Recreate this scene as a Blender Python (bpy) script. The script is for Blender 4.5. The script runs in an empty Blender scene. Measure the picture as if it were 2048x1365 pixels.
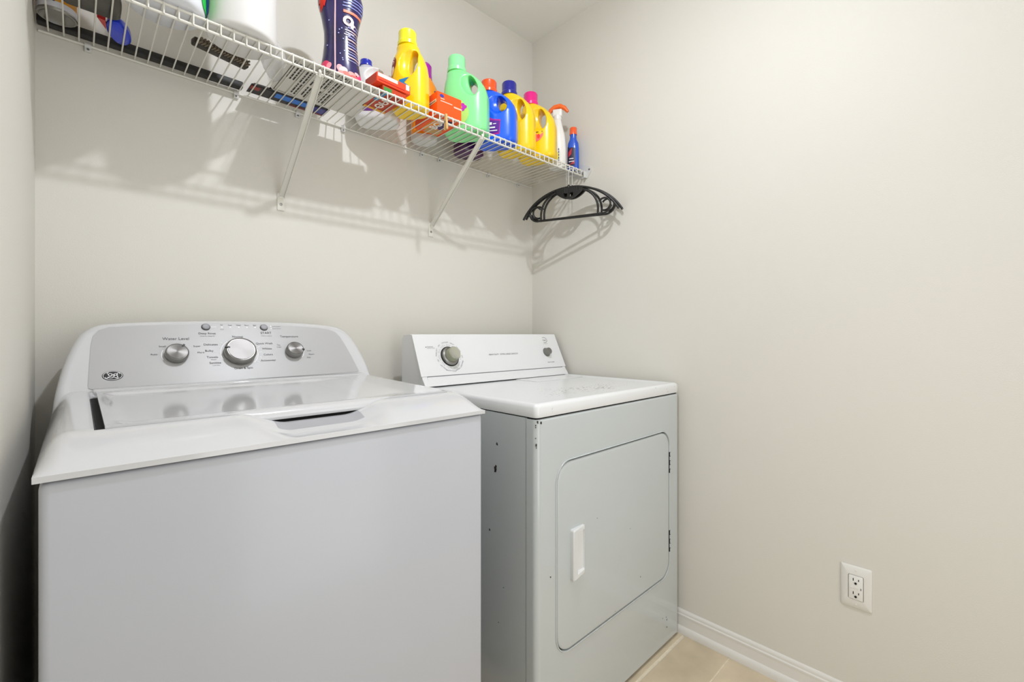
import bpy, bmesh, math, random
from mathutils import Vector, Matrix
from mathutils.bvhtree import BVHTree
random.seed(7)
S = bpy.context.scene
COL = S.collection
R = math.radians

# ------------------------------------------------------------------ camera
cam_d = bpy.data.cameras.new('camera')
cam = bpy.data.objects.new('camera', cam_d)
COL.objects.link(cam)
cam_d.sensor_width = 36.0
cam_d.lens = 910.85 / 2048 * 36.0
cam_d.shift_y = -(682.5 - 668.63) / 2048
cam_d.clip_start = 0.02
cam.location = (-1.5677, -1.5021, 1.0679)
cam.rotation_euler = (R(90), 0, R(-43.67))
S.camera = cam

# ------------------------------------------------------------------ light, world, exposure
w = bpy.data.worlds.new('world')
S.world = w
w.use_nodes = True
w.node_tree.nodes['Background'].inputs[0].default_value = (1.0, 0.97, 0.93, 1)
w.node_tree.nodes['Background'].inputs[1].default_value = 1.0

def point(name, loc, watts, rad, colr):
    d = bpy.data.lights.new(name, 'POINT')
    d.energy = watts
    d.shadow_soft_size = rad
    d.color = colr
    o = bpy.data.objects.new(name, d)
    COL.objects.link(o)
    o.location = loc
    return o

def area(name, loc, rot, sx, sy, watts, colr):
    d = bpy.data.lights.new(name, 'AREA')
    d.shape = 'RECTANGLE'
    d.size = sx
    d.size_y = sy
    d.energy = watts
    d.color = colr
    o = bpy.data.objects.new(name, d)
    COL.objects.link(o)
    o.location = loc
    o.rotation_euler = rot
    return o

dl = bpy.data.lights.new('ceiling_downlight', 'AREA')
dl.shape = 'DISK'
dl.size = 0.055
dl.energy = 8.8
dl.color = (0.97, 1.0, 1.09)
dlo = bpy.data.objects.new('ceiling_downlight', dl)
COL.objects.link(dlo)
dlo.location = (-0.93, -1.00, 2.42)
point('ceiling_glow', (-0.93, -1.00, 2.424), 6.9, 0.024, (0.97, 1.0, 1.09))
area('added_fill', (-0.80, -2.02, 1.10), (R(90), 0, 0), 0.85, 1.9, 6.0, (0.95, 0.97, 1.0))  # added fill lamp behind the camera, lifts the shaded fronts
S.view_settings.view_transform = 'Standard'
S.view_settings.look = 'None'
S.view_settings.gamma = 1.0
S.view_settings.use_curve_mapping = False
S.view_settings.exposure = 0.0

# ------------------------------------------------------------------ materials
def lin(c):
    return tuple(((x / 255) / 12.92 if x / 255 <= 0.04045 else ((x / 255 + 0.055) / 1.055) ** 2.4) for x in c)

def mat(name, rgb, rough=0.5, metal=0.0, coat=0.0, noise=0.0, nscale=8.0, bump=0.0, bscale=200.0, trans=0.0, alpha=1.0, sss=0.0, emit=0.0):
    m = bpy.data.materials.new(name)
    m.use_nodes = True
    nt = m.node_tree
    b = nt.nodes['Principled BSDF']
    c = lin(rgb)
    b.inputs['Base Color'].default_value = (*c, 1)
    b.inputs['Roughness'].default_value = rough
    b.inputs['Metallic'].default_value = metal
    b.inputs['Coat Weight'].default_value = coat
    b.inputs['Coat Roughness'].default_value = 0.08
    b.inputs['Transmission Weight'].default_value = trans
    b.inputs['Alpha'].default_value = alpha
    if emit:
        b.inputs['Emission Color'].default_value = (*c, 1)
        b.inputs['Emission Strength'].default_value = emit
    tc = nt.nodes.new('ShaderNodeTexCoord')
    nz = nt.nodes.new('ShaderNodeTexNoise')
    nz.inputs['Scale'].default_value = nscale
    nz.inputs['Detail'].default_value = 4
    nt.links.new(tc.outputs['Object'], nz.inputs['Vector'])
    a = max(noise, 0.01)
    mr = nt.nodes.new('ShaderNodeMapRange')
    mr.inputs['From Min'].default_value = 0.3
    mr.inputs['From Max'].default_value = 0.7
    mr.inputs['To Min'].default_value = 1 - a
    mr.inputs['To Max'].default_value = 1 + a * 0.5
    nt.links.new(nz.outputs['Fac'], mr.inputs['Value'])
    vm = nt.nodes.new('ShaderNodeVectorMath')
    vm.operation = 'SCALE'
    vm.inputs[0].default_value = c
    nt.links.new(mr.outputs['Result'], vm.inputs['Scale'])
    nt.links.new(vm.outputs['Vector'], b.inputs['Base Color'])
    if bump:
        n2 = nt.nodes.new('ShaderNodeTexNoise')
        n2.inputs['Scale'].default_value = bscale
        n2.inputs['Detail'].default_value = 3
        nt.links.new(tc.outputs['Object'], n2.inputs['Vector'])
        bp = nt.nodes.new('ShaderNodeBump')
        bp.inputs['Strength'].default_value = bump
        bp.inputs['Distance'].default_value = 0.001
        nt.links.new(n2.outputs['Fac'], bp.inputs['Height'])
        nt.links.new(bp.outputs['Normal'], b.inputs['Normal'])
    return m

M = {}
M['wall'] = mat('wall_paint', (222, 219, 210), 0.55, noise=0.012, nscale=1.5, bump=0.25, bscale=350)
M['ceiling'] = mat('ceiling_paint', (240, 240, 234), 0.9, noise=0.01, nscale=2, bump=0.2, bscale=300)
M['trim'] = mat('trim_paint', (232, 230, 225), 0.3, coat=0.2)
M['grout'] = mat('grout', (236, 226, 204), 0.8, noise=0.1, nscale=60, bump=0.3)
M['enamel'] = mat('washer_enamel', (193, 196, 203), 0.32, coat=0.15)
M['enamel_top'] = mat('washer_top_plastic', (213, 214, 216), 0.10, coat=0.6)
M['panel'] = mat('washer_panel', (184, 184, 184), 0.35)
M['recess_shade'] = mat('washer_recess_shade', (176, 177, 182), 0.3)  # greyer than the cover: shade painted onto the hand pocket floor
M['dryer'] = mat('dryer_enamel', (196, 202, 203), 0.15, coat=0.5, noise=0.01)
M['dryer_con'] = mat('dryer_console_paint', (236, 237, 238), 0.3)
M['black'] = mat('black_plastic', (18, 18, 18), 0.45)
M['hanger'] = mat('hanger_plastic', (24, 23, 22), 0.35, bump=0.1)
M['ink'] = mat('dark_ink', (60, 60, 64), 0.6)
M['inklight'] = mat('grey_ink', (140, 140, 145), 0.6)
M['inkwhite'] = mat('white_ink', (250, 250, 250), 0.5)
M['steel'] = mat('brushed_steel', (150, 149, 146), 0.30, metal=1.0, noise=0.05, nscale=50)
def spun():
    m = mat('spun_metal', (124, 122, 119), 0.42, metal=1.0, noise=0.03, nscale=60)
    nt = m.node_tree
    b = nt.nodes['Principled BSDF']
    b.inputs['Anisotropic'].default_value = 0.92
    b.inputs['Anisotropic Rotation'].default_value = 0.25
    t = nt.nodes.new('ShaderNodeTangent')
    t.direction_type = 'RADIAL'
    t.axis = 'Z'
    nt.links.new(t.outputs[0], b.inputs['Tangent'])
    return m
M['spun'] = spun()
M['steel_dark'] = mat('dark_steel', (90, 88, 84), 0.3, metal=1.0)
M['chip'] = mat('paint_chip_rust', (45, 34, 28), 0.8)
M['khaki'] = mat('khaki_knob', (150, 152, 128), 0.4, noise=0.03)
M['wire'] = mat('vinyl_coated_wire', (228, 226, 216), 0.35, coat=0.2)
M['clip'] = mat('clip_plastic', (215, 215, 212), 0.3)
M['dark'] = mat('dark_gap', (12, 12, 12), 0.8)

def tile_mat(i):
    m = mat('floor_tile', [(216, 200, 172), (211, 195, 167), (220, 205, 178)][i], 0.35, noise=0.16, nscale=9, bump=0.15, bscale=60)
    return m
TM = [tile_mat(i) for i in range(3)]

# ------------------------------------------------------------------ object helpers
def chain_off(p):
    o = Vector((0, 0, 0))
    while p is not None:
        o += Vector(p.location)
        p = p.parent
    return o

def finish(bm, smooth=None):
    bmesh.ops.remove_doubles(bm, verts=bm.verts, dist=1e-6)
    bmesh.ops.recalc_face_normals(bm, faces=bm.faces)
    return bm

def obj(name, bm, m, parent=None, smooth=40, world=False, fin=True):
    if fin:
        finish(bm)
    if world and parent is not None:
        bmesh.ops.translate(bm, verts=bm.verts, vec=-chain_off(parent))
    me = bpy.data.meshes.new(name)
    bm.to_mesh(me)
    bm.free()
    for mm in (m if isinstance(m, (list, tuple)) else [m]):
        me.materials.append(mm)
    if smooth:
        for p in me.polygons:
            p.use_smooth = True
        me.set_sharp_from_angle(angle=R(smooth))
    o = bpy.data.objects.new(name, me)
    COL.objects.link(o)
    if parent is not None:
        o.parent = parent
    return o

def place(o, m):
    o.location = m.translation - (chain_off(o.parent) if o.parent else Vector((0, 0, 0)))
    o.rotation_euler = m.to_euler()

def tag(o, label, cat, group=None):
    o['label'] = label
    o['category'] = cat
    if group:
        o['group'] = group
    return o

def thing(name, label, cat, loc=(0, 0, 0), rotz=0, group=None):
    o = bpy.data.objects.new(name, None)
    COL.objects.link(o)
    o.empty_display_size = 0.05
    o.location = loc
    o.rotation_euler = (0, 0, rotz)
    return tag(o, label, cat, group)

def struct(name, bm, m, parent=None, smooth=None):
    o = obj(name, bm, m, parent, smooth=smooth)
    if parent is None:
        o['kind'] = 'structure'
    return o

def NB():
    return bmesh.new()

def box(bm, x0, x1, y0, y1, z0, z1, bev=0.0, seg=2):
    r = bmesh.ops.create_cube(bm, size=1.0)
    vs = r['verts']
    for v in vs:
        v.co = Vector(((x0 + x1) / 2 + v.co.x * (x1 - x0), (y0 + y1) / 2 + v.co.y * (y1 - y0), (z0 + z1) / 2 + v.co.z * (z1 - z0)))
    if bev:
        es = list({e for v in vs for e in v.link_edges})
        bmesh.ops.bevel(bm, geom=es, offset=bev, segments=seg, profile=0.5, affect='EDGES')
    return bm

def tube(bm, pts, rad, n=8, flat=None, caps=True):
    """round (or flattened) bar along a polyline; flat=(normal, half_thickness_factor)"""
    pts = [Vector(p) for p in pts]
    rings = []
    prev = None
    for i, p in enumerate(pts):
        a = pts[max(i - 1, 0)]
        b = pts[min(i + 1, len(pts) - 1)]
        t = (b - a).normalized()
        if prev is None:
            ref = Vector((0, 0, 1)) if abs(t.z) < 0.9 else Vector((1, 0, 0))
            if flat is not None:
                ref = Vector(flat[0])
            u = (ref - t * ref.dot(t)).normalized()
        else:
            u = (prev - t * prev.dot(t))
            u = u.normalized() if u.length > 1e-6 else prev
        prev = u
        v = t.cross(u)
        rr = rad[i] if isinstance(rad, (list, tuple)) else rad
        k = flat[1] if flat is not None else 1.0
        rings.append([bm.verts.new(p + u * math.cos(2 * math.pi * j / n) * rr * k + v * math.sin(2 * math.pi * j / n) * rr) for j in range(n)])
    for i in range(len(rings) - 1):
        for j in range(n):
            bm.faces.new((rings[i][j], rings[i][(j + 1) % n], rings[i + 1][(j + 1) % n], rings[i + 1][j]))
    if caps:
        bm.faces.new(rings[0][::-1])
        bm.faces.new(rings[-1])
    return bm

def arc(cx, cz, r, a0, a1, n=14, y=0.0, rx=None):
    return [(cx + (rx or r) * math.cos(R(a0 + (a1 - a0) * i / n)), y, cz + r * math.sin(R(a0 + (a1 - a0) * i / n))) for i in range(n + 1)]

def bez(p0, p1, p2, p3, n=12):
    out = []
    p0, p1, p2, p3 = map(Vector, (p0, p1, p2, p3))
    for i in range(n + 1):
        t = i / n
        out.append(p0 * (1 - t) ** 3 + p1 * 3 * t * (1 - t) ** 2 + p2 * 3 * t * t * (1 - t) + p3 * t ** 3)
    return out

def sup(a, b, n=40, e=0.6, cx=0.0, cy=0.0):
    o = []
    for i in range(n):
        t = 2 * math.pi * i / n
        c, s = math.cos(t), math.sin(t)
        o.append((cx + math.copysign(abs(c) ** e, c) * a, cy + math.copysign(abs(s) ** e, s) * b))
    return o

def loft(bm, rings, n=40, cap0=True, cap1=True):
    """rings: (z, a, b, cx, e)"""
    vs = []
    for (z, a, b, cx, e) in rings:
        vs.append([bm.verts.new((x, y, z)) for x, y in sup(a, b, n, e, cx)])
    for i in range(len(vs) - 1):
        for j in range(n):
            bm.faces.new((vs[i][j], vs[i][(j + 1) % n], vs[i + 1][(j + 1) % n], vs[i + 1][j]))
    if cap0:
        bm.faces.new(vs[0][::-1])
    if cap1:
        bm.faces.new(vs[-1])
    return bm

def lathe(bm, prof, n=32, loc=(0, 0, 0), mtx=None, cap0=True, cap1=True):
    """prof: (r, z) points; optional matrix"""
    vs = []
    for r, z in prof:
        ring = []
        for i in range(n):
            t = 2 * math.pi * i / n
            p = Vector((r * math.cos(t), r * math.sin(t), z))
            if mtx is not None:
                p = mtx @ p
            ring.append(bm.verts.new(p + Vector(loc)))
        vs.append(ring)
    for i in range(len(vs) - 1):
        for j in range(n):
            bm.faces.new((vs[i][j], vs[i][(j + 1) % n], vs[i + 1][(j + 1) % n], vs[i + 1][j]))
    if cap0:
        bm.faces.new(vs[0][::-1])
    if cap1:
        bm.faces.new(vs[-1])
    return bm

def frame(origin, X, Y):
    X = Vector(X).normalized()
    Y = Vector(Y).normalized()
    Z = X.cross(Y)
    m = Matrix.Identity(4)
    for i in range(3):
        m[i][0], m[i][1], m[i][2], m[i][3] = X[i], Y[i], Z[i], origin[i]
    return m

_txt = {}
def text_bm(bm, s, size, mtx, align='CENTER', shear=0.0, bold=0.0, sx=1.0):
    """lettering as flat mesh; mtx maps text plane to place"""
    cu = bpy.data.curves.new('lettering', 'FONT')
    cu.body = s
    cu.size = size
    cu.align_x = align
    cu.align_y = 'CENTER'
    cu.shear = shear
    cu.offset = bold
    cu.resolution_u = 3
    o = bpy.data.objects.new('lettering', cu)
    COL.objects.link(o)
    dg = bpy.context.evaluated_depsgraph_get()
    me = bpy.data.meshes.new_from_object(o.evaluated_get(dg))
    vs = [bm.verts.new(mtx @ Vector((v.co.x * sx, v.co.y, 0))) for v in me.vertices]
    for p in me.polygons:
        try:
            bm.faces.new([vs[i] for i in p.vertices])
        except ValueError:
            pass
    bpy.data.objects.remove(o)
    bpy.data.curves.remove(cu)
    bpy.data.meshes.remove(me)

def rrect(x0, x1, y0, y1, r, n=5):
    rs = r if isinstance(r, (list, tuple)) else [r] * 4
    out = []
    for (cx, cy, a, q) in ((x1 - rs[0], y1 - rs[0], 0, rs[0]), (x0 + rs[1], y1 - rs[1], 90, rs[1]), (x0 + rs[2], y0 + rs[2], 180, rs[2]), (x1 - rs[3], y0 + rs[3], 270, rs[3])):
        for i in range(n + 1):
            t = R(a + 90 * i / n)
            out.append((cx + q * math.cos(t), cy + q * math.sin(t)))
    return out

def patch(bm, outline, mtx, N=14):
    """filled outline with inner grid points so that it can be wrapped over a curved body"""
    cx = sum(p[0] for p in outline) / len(outline)
    cy = sum(p[1] for p in outline) / len(outline)
    K = 8
    rings = []
    for k in range(1, K + 1):
        f = k / K
        rings.append([bm.verts.new(mtx @ Vector((cx + (x - cx) * f, cy + (y - cy) * f, 0))) for x, y in outline])
    c = bm.verts.new(mtx @ Vector((cx, cy, 0)))
    n = len(outline)
    for j in range(n):
        bm.faces.new((c, rings[0][j], rings[0][(j + 1) % n]))
    for k in range(K - 1):
        for j in range(n):
            bm.faces.new((rings[k][j], rings[k + 1][j], rings[k + 1][(j + 1) % n], rings[k][(j + 1) % n]))

def dens(outline, k=3):
    o = []
    for i in range(len(outline)):
        a = outline[i]
        b = outline[(i + 1) % len(outline)]
        for j in range(k):
            o.append((a[0] + (b[0] - a[0]) * j / k, a[1] + (b[1] - a[1]) * j / k))
    return o

def wrap(bm, tree, direction, off=0.0006):
    d = Vector(direction).normalized()
    bad = []
    for v in bm.verts:
        loc, nor, idx, dist = tree.ray_cast(v.co, d)
        if loc is None:
            bad.append(v)
        else:
            v.co = loc - d * off * 1.0 + nor * off
    bmesh.ops.delete(bm, geom=bad, context='VERTS')
    return bm

def tree_of(o):
    me = o.data
    return BVHTree.FromPolygons([v.co.copy() for v in me.vertices], [tuple(p.vertices) for p in me.polygons])

def mesh_from_mods(o):
    dg = bpy.context.evaluated_depsgraph_get()
    dg.update()
    me = bpy.data.meshes.new_from_object(o.evaluated_get(dg))
    old = o.data
    o.modifiers.clear()
    o.data = me
    for p in me.polygons:
        p.use_smooth = True
    bpy.data.meshes.remove(old)

# ------------------------------------------------------------------ room shell
XL, XR, YB, YF, H = -1.6374, 0.0, 0.0, -1.98, 2.451
T = 0.10
b = NB(); box(b, XL - T, XR + T, YB, YB + T, -0.1, H + T); struct('wall_back', b, M['wall'])
b = NB(); box(b, XR, XR + T, YF - T, YB, -0.1, H + T); struct('wall_right', b, M['wall'])
b = NB(); box(b, XL - T, XL, YF - T, YB, -0.1, H + T); struct('wall_left', b, M['wall'])
b = NB()
box(b, XL, -1.26, YF - T, YF, 0, H)
box(b, -0.38, XR, YF - T, YF, 0, H)
box(b, -1.26, -0.38, YF - T, YF, 2.06, H)
struct('wall_front', b, M['wall'])
b = NB(); box(b, XL, XR, YF - T, YB, H, H + T); struct('ceiling', b, M['ceiling'])

# floor: grout bed with plank tiles
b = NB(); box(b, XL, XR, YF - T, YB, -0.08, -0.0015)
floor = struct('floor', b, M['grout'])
rows = []
ylines = [0.0, -0.136, -0.291, -0.446, -0.601, -0.756, -0.911, -1.066, -1.221, -1.376, -1.531, -1.686, -1.841, -2.08]
for i in range(len(ylines) - 1):
    ya, yb = ylines[i + 1], ylines[i]
    offx = [-0.37, -0.55, -0.20][i % 3] if i != 5 and i != 6 else [-0.42, -0.55][i % 2]
    x1 = 0.0
    xs = [0.0]
    x = offx
    while x > XL:
        xs.append(x)
        x -= 0.61
    xs.append(XL)
    g1 = 0.0045 if abs(yb + 0.756) < 1e-3 else 0.002  # this one joint is widened to imitate a bright streak of reflected light
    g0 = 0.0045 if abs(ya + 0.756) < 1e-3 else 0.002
    for k in range(len(xs) - 1):
        b = NB()
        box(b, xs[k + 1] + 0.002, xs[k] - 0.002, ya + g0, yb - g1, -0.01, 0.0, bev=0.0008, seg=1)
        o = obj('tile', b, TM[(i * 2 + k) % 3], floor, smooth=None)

# baseboards with shoe moulding
def baseboard(name, plane, a0, a1, sgn):
    prof = [(0, 0), (0.014, 0), (0.0145, 0.012), (0.012, 0.021), (0.0085, 0.026), (0.007, 0.027), (0.007, 0.060), (0.0085, 0.061), (0.0085, 0.066), (0.006, 0.069), (0.0065, 0.075), (0.005, 0.080), (0.002, 0.083), (0, 0.083)]
    b = NB()
    rows = []
    for a in (a0, a1):
        row = []
        for d, z in prof:
            if plane == 'x':
                row.append(b.verts.new((sgn[0] + sgn[1] * d, a, z)))
            else:
                row.append(b.verts.new((a, sgn[0] + sgn[1] * d, z)))
        rows.append(row)
    n = len(prof)
    for i in range(n):
        b.faces.new((rows[0][i], rows[0][(i + 1) % n], rows[1][(i + 1) % n], rows[1][i]))
    b.faces.new(rows[0]); b.faces.new(rows[1][::-1])
    o = struct(name, b, M['trim'], smooth=35)
    return o
baseboard('baseboard_right', 'x', YF, -0.001, (0.0, -1))
baseboard('baseboard_back', 'y', XL, -0.016, (0.0, -1))
baseboard('baseboard_left', 'x', YF, -0.016, (XL, 1))

# ------------------------------------------------------------------ washer
WX0, WX1, WYF = -1.606, -0.920, -0.738
ws = thing('washing_machine', 'white top-loading washing machine with three chrome knobs, left of the dryer', 'washing machine', ((WX0 + WX1) / 2, -0.4, 0))
b = NB(); box(b, WX0 + 0.005, WX1 - 0.004, WYF + 0.0025, -0.06, 0.022, 0.893, bev=0.010, seg=3)
obj('cabinet', b, M['enamel'], ws, world=True)
for fx in (WX0 + 0.06, WX1 - 0.06):
    for fy in (WYF + 0.07, -0.12):
        b = NB(); lathe(b, [(0.02, 0.0), (0.022, 0.004), (0.022, 0.012), (0.010, 0.013), (0.010, 0.024)], 16, (fx, fy, 0))
        obj('foot', b, M['black'], ws, world=True)

def sst(t):
    t = max(0.0, min(1.0, t))
    return t * t * (3 - 2 * t)

PX0, PX1 = -1.378, -1.118     # hand pocket in the front band
def cover_z(x, y):
    fy = (y - WYF)
    tf = max(0.0, min(1.0, fy / 0.098))
    hf = 1 - (1 - tf) ** 2.2
    dx = min(x - WX0, WX1 - x)
    tx = max(0.0, min(1.0, dx / 0.032))
    hx = (1 - (1 - tx) ** 2.4)
    z = 0.901 + 0.036 * hf * hx + 0.012 * max(0, min(1, (y + 0.64) / 0.44)) * hx
    # hand pocket
    m = sst((x - PX0) / 0.075) * sst((PX1 - x) / 0.085)
    d = 1 - sst((-0.700 - y) / 0.018) if y < -0.690 else 1.0
    fl = 0.9015 + 0.0140 * max(0.0, min(1.0, (y + 0.703) / 0.036))
    return z * (1 - m) + m * min(z, fl)
b = NB()
nx, ny = 150, 110
ys = [WYF + (-0.055 - WYF) * (j / ny) ** 1.25 for j in range(ny + 1)]
xs = []
for i in range(nx + 1):
    t = i / nx
    xs.append(WX0 + (WX1 - WX0) * t)
xs = sorted(set(xs + [WX0 + k * 0.0018 for k in range(1, 14)] + [WX1 - k * 0.0018 for k in range(1, 14)]))
# open well where the lid sits
g = [[b.verts.new((x, y, cover_z(x, y))) for y in ys] for x in xs]
nxx = len(xs) - 1
LX0, LX1, LYB = -1.540, -0.966, -0.253
WELL = (-1.5475, -0.963, -0.668, -0.250)
for i in range(nxx):
    for j in range(ny):
        cx, cy = (xs[i] + xs[i + 1]) / 2, (ys[j] + ys[j + 1]) / 2
        b.faces.new((g[i][j], g[i + 1][j], g[i + 1][j + 1], g[i][j + 1]))
# rim skirt down to the cabinet
def skirt(seq):
    prev = None
    for v in seq:
        a = b.verts.new((v.co.x, v.co.y, 0.8935))
        if prev:
            b.faces.new((prev[0], v, a, prev[1]))
        prev = (v, a)
skirt([g[i][0] for i in range(nxx + 1)])
skirt([g[0][j] for j in range(ny + 1)])
skirt([g[nxx][j] for j in range(ny + 1)])
# sink well area under the lid a little
for i in range(nxx + 1):
    for j in range(ny + 1):
        x, y = xs[i], ys[j]
        if WELL[0] < x < WELL[1] and -0.655 < y < WELL[3]:
            g[i][j].co.z -= 0.014
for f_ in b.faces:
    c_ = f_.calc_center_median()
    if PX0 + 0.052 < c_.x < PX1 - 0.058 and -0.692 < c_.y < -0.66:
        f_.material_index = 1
obj('top_cover', b, [M['enamel_top'], M['recess_shade']], ws, world=True, smooth=50)
# lid
def lid_z(x, y):
    base = 0.9405 + 0.012 * max(0, min(1, (y + 0.64) / 0.44))
    # front edge roll-over
    yf = -0.662
    m = sst((x - PX0 + 0.02) / 0.05) * sst((PX1 + 0.02 - x) / 0.05)
    t = max(0.0, min(1.0, (-0.640 - y) / 0.020))
    base -= 0.013 * t ** 2.2 * m
    # shallow dish in the middle of the lid
    mx = sst((x - LX0 - 0.004) / 0.03) * sst((LX1 - 0.07 - x) / 0.10)
    my = sst((y + 0.655) / 0.05) * sst((-0.275 - y) / 0.02)
    return base - 0.006 * mx * my
b = NB()
lnx, lny = 120, 60
lg = []
for i in range(lnx + 1):
    x = LX0 + (LX1 - LX0) * i / lnx
    row = []
    m = sst((x - PX0) / 0.045) * sst((PX1 - x) / 0.045)
    yfr = -0.657 - 0.003 * m
    for j in range(lny + 1):
        y = yfr + (LYB - yfr) * (j / lny)
        row.append(b.verts.new((x, y, lid_z(x, y))))
    lg.append(row)
for i in range(lnx):
    for j in range(lny):
        b.faces.new((lg[i][j], lg[i + 1][j], lg[i + 1][j + 1], lg[i][j + 1]))
loop = [lg[i][0] for i in range(lnx + 1)] + [lg[lnx][j] for j in range(1, lny + 1)] + [lg[i][lny] for i in range(lnx - 1, -1, -1)] + [lg[0][j] for j in range(lny - 1, 0, -1)]
low = []
cxm, cym = (LX0 + LX1) / 2, -0.45
for v in loop:
    low.append((b.verts.new((v.co.x, v.co.y, v.co.z - 0.003)), b.verts.new((v.co.x + (cxm - v.co.x) * 0.006, v.co.y + (cym - v.co.y) * 0.006, v.co.z - 0.0065))))
n = len(loop)
for i in range(n):
    k = (i + 1) % n
    b.faces.new((loop[i], loop[k], low[k][0], low[i][0]))
    b.faces.new((low[i][0], low[k][0], low[k][1], low[i][1]))
obj('lid', b, M['enamel_top'], ws, world=True, smooth=60)
b = NB()
box(b, -1.5478, -1.5385, -0.655, -0.254, 0.9, 0.9275)
for v_ in b.verts:
    if v_.co.z > 0.92:
        v_.co.z += 0.012 * (v_.co.y + 0.64) / 0.44
obj('lid_gap', b, M['dark'], ws, world=True)
b = NB(); box(b, -1.365, -1.13, -0.652, -0.648, 0.890, 0.928)
obj('lid_gap', b, M['dark'], ws, world=True)

# console: outline in (x, z), sloping face
def yface(z, o=0.0):
    return -0.200 + (z - 0.952) * (0.085 / 0.138) - o
con = [(-1.6045, 0.905), (-1.6025, 0.930), (-1.599, 0.955), (-1.592, 0.990), (-1.583, 1.022), (-1.573, 1.048), (-1.560, 1.070), (-1.540, 1.085), (-1.515, 1.0915), (-1.46, 1.096), (-1.38, 1.100), (-1.25, 1.103), (-1.12, 1.101), (-1.04, 1.0965), (-0.995, 1.091), (-0.972, 1.082), (-0.956, 1.066), (-0.944, 1.045), (-0.934, 1.018), (-0.925, 0.985), (-0.9215, 0.960), (-0.9205, 0.930), (-0.9205, 0.905)]
def catmull(P, k=4):
    out = []
    for i in range(len(P) - 1):
        p0, p1, p2, p3 = P[max(i - 1, 0)], P[i], P[i + 1], P[min(i + 2, len(P) - 1)]
        for j in range(k):
            t = j / k
            out.append(tuple(0.5 * ((2 * p1[a]) + (-p0[a] + p2[a]) * t + (2 * p0[a] - 5 * p1[a] + 4 * p2[a] - p3[a]) * t * t + (-p0[a] + 3 * p1[a] - 3 * p2[a] + p3[a]) * t ** 3) for a in (0, 1)))
    out.append(P[-1])
    return out
conc = catmull(con)
def inset(poly, d):
    out = []
    n = len(poly)
    for i, p in enumerate(poly):
        a = Vector(poly[max(i - 1, 0)]); c = Vector(poly[min(i + 1, n - 1)])
        t = (c - a).normalized()
        nrm = Vector((t.y, -t.x))      # inward for left-to-right over the top
        q = Vector(p) + nrm * d
        q.y = max(q.y, 0.905)
        out.append((q.x, q.y))
    return out
b = NB()
rings = []
for d, dy in ((0.020, 0.000), (0.012, 0.0), (0.007, 0.0015), (0.003, 0.005), (0.0006, 0.011), (0.0, 0.020)):
    rings.append([b.verts.new((x, yface(z) + dy, z)) for x, z in inset(conc, d)])
rings.append([b.verts.new((x, max(yface(z) + 0.03, -0.075), z - 0.001)) for x, z in conc])
rings.append([b.verts.new((x, -0.055, z - 0.006)) for x, z in conc])
for r_ in range(len(rings) - 1):
    for j in range(len(conc) - 1):
        b.faces.new((rings[r_][j], rings[r_][j + 1], rings[r_ + 1][j + 1], rings[r_ + 1][j]))
b.faces.new(rings[0])
b.faces.new(rings[-1][::-1])
obj('console', b, M['enamel_top'], ws, world=True, smooth=55)
# strip between console and lid
b = NB(); box(b, -1.545, -0.955, -0.246, -0.200, 0.938, 0.9535, bev=0.004, seg=3)
obj('hinge_strip', b, M['enamel_top'], ws, world=True)

# grey control panel inset
FN = Vector((0, -0.851, 0.524))
FY = Vector((0, 0.524, 0.851))
def on_face(x, z, o=0.0):
    return Vector((x, yface(z), z)) + FN * o
pan = [(-1.5515, 0.958), (-1.551, 0.9535), (-1.546, 0.951), (-1.25, 0.953), (-0.962, 0.9545), (-0.957, 0.957), (-0.9585, 0.963), (-0.968, 1.00), (-0.979, 1.035), (-0.989, 1.060), (-1.000, 1.074), (-1.018, 1.0815), (-1.05, 1.086), (-1.12, 1.090), (-1.25, 1.0935), (-1.38, 1.091), (-1.46, 1.0875), (-1.515, 1.083), (-1.533, 1.076), (-1.543, 1.062), (-1.5465, 1.04), (-1.549, 1.00)]
b = NB()
top = [b.verts.new(on_face(x, z, 0.0012)) for x, z in pan]
bot = [b.verts.new(on_face(x, z, -0.001)) for x, z in pan]
b.faces.new(top)
for i in range(len(pan)):
    b.faces.new((top[i], top[(i + 1) % len(pan)], bot[(i + 1) % len(pan)], bot[i]))
panel = obj('control_panel', b, M['panel'], ws, world=True, smooth=None)

def FM(x, z, o=0.0017):
    return frame(on_face(x, z, o), (1, 0, 0), FY)
b = NB()
def wt(s, x, z, size, align='CENTER'):
    text_bm(b, s, size, FM(x, z), align)
wt('Water Level', -1.394, 1.0555, 0.0105)
wt('Auto', -1.432, 1.0195, 0.0065, 'RIGHT'); wt('Small', -1.415, 1.0375, 0.0065, 'RIGHT')
wt('Super', -1.361, 1.037, 0.0065, 'LEFT'); wt('More', -1.354, 1.0215, 0.0065, 'LEFT')
wt('Deep Rinse', -1.329, 1.0685, 0.0080)
wt('START', -1.192, 1.0700, 0.0095)
wt('Normal', -1.262, 1.0600, 0.0080)
wt('Delicates', -1.309, 1.0405, 0.0082, 'RIGHT'); wt('Bulky', -1.320, 1.0250, 0.0082, 'RIGHT')
wt('Towels', -1.312, 1.0095, 0.0082, 'RIGHT'); wt('Sanitize', -1.307, 0.9955, 0.0082, 'RIGHT')
wt('Quick Wash', -1.222, 1.0415, 0.0082, 'LEFT'); wt('Whites', -1.209, 1.0275, 0.0082, 'LEFT')
wt('Colors', -1.208, 1.0120, 0.0082, 'LEFT'); wt('Activewear', -1.217, 0.9970, 0.0082, 'LEFT')
wt('Drain & Spin', -1.259, 0.9800, 0.0082)
wt('Temperature', -1.134, 1.0600, 0.0090)
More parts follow.
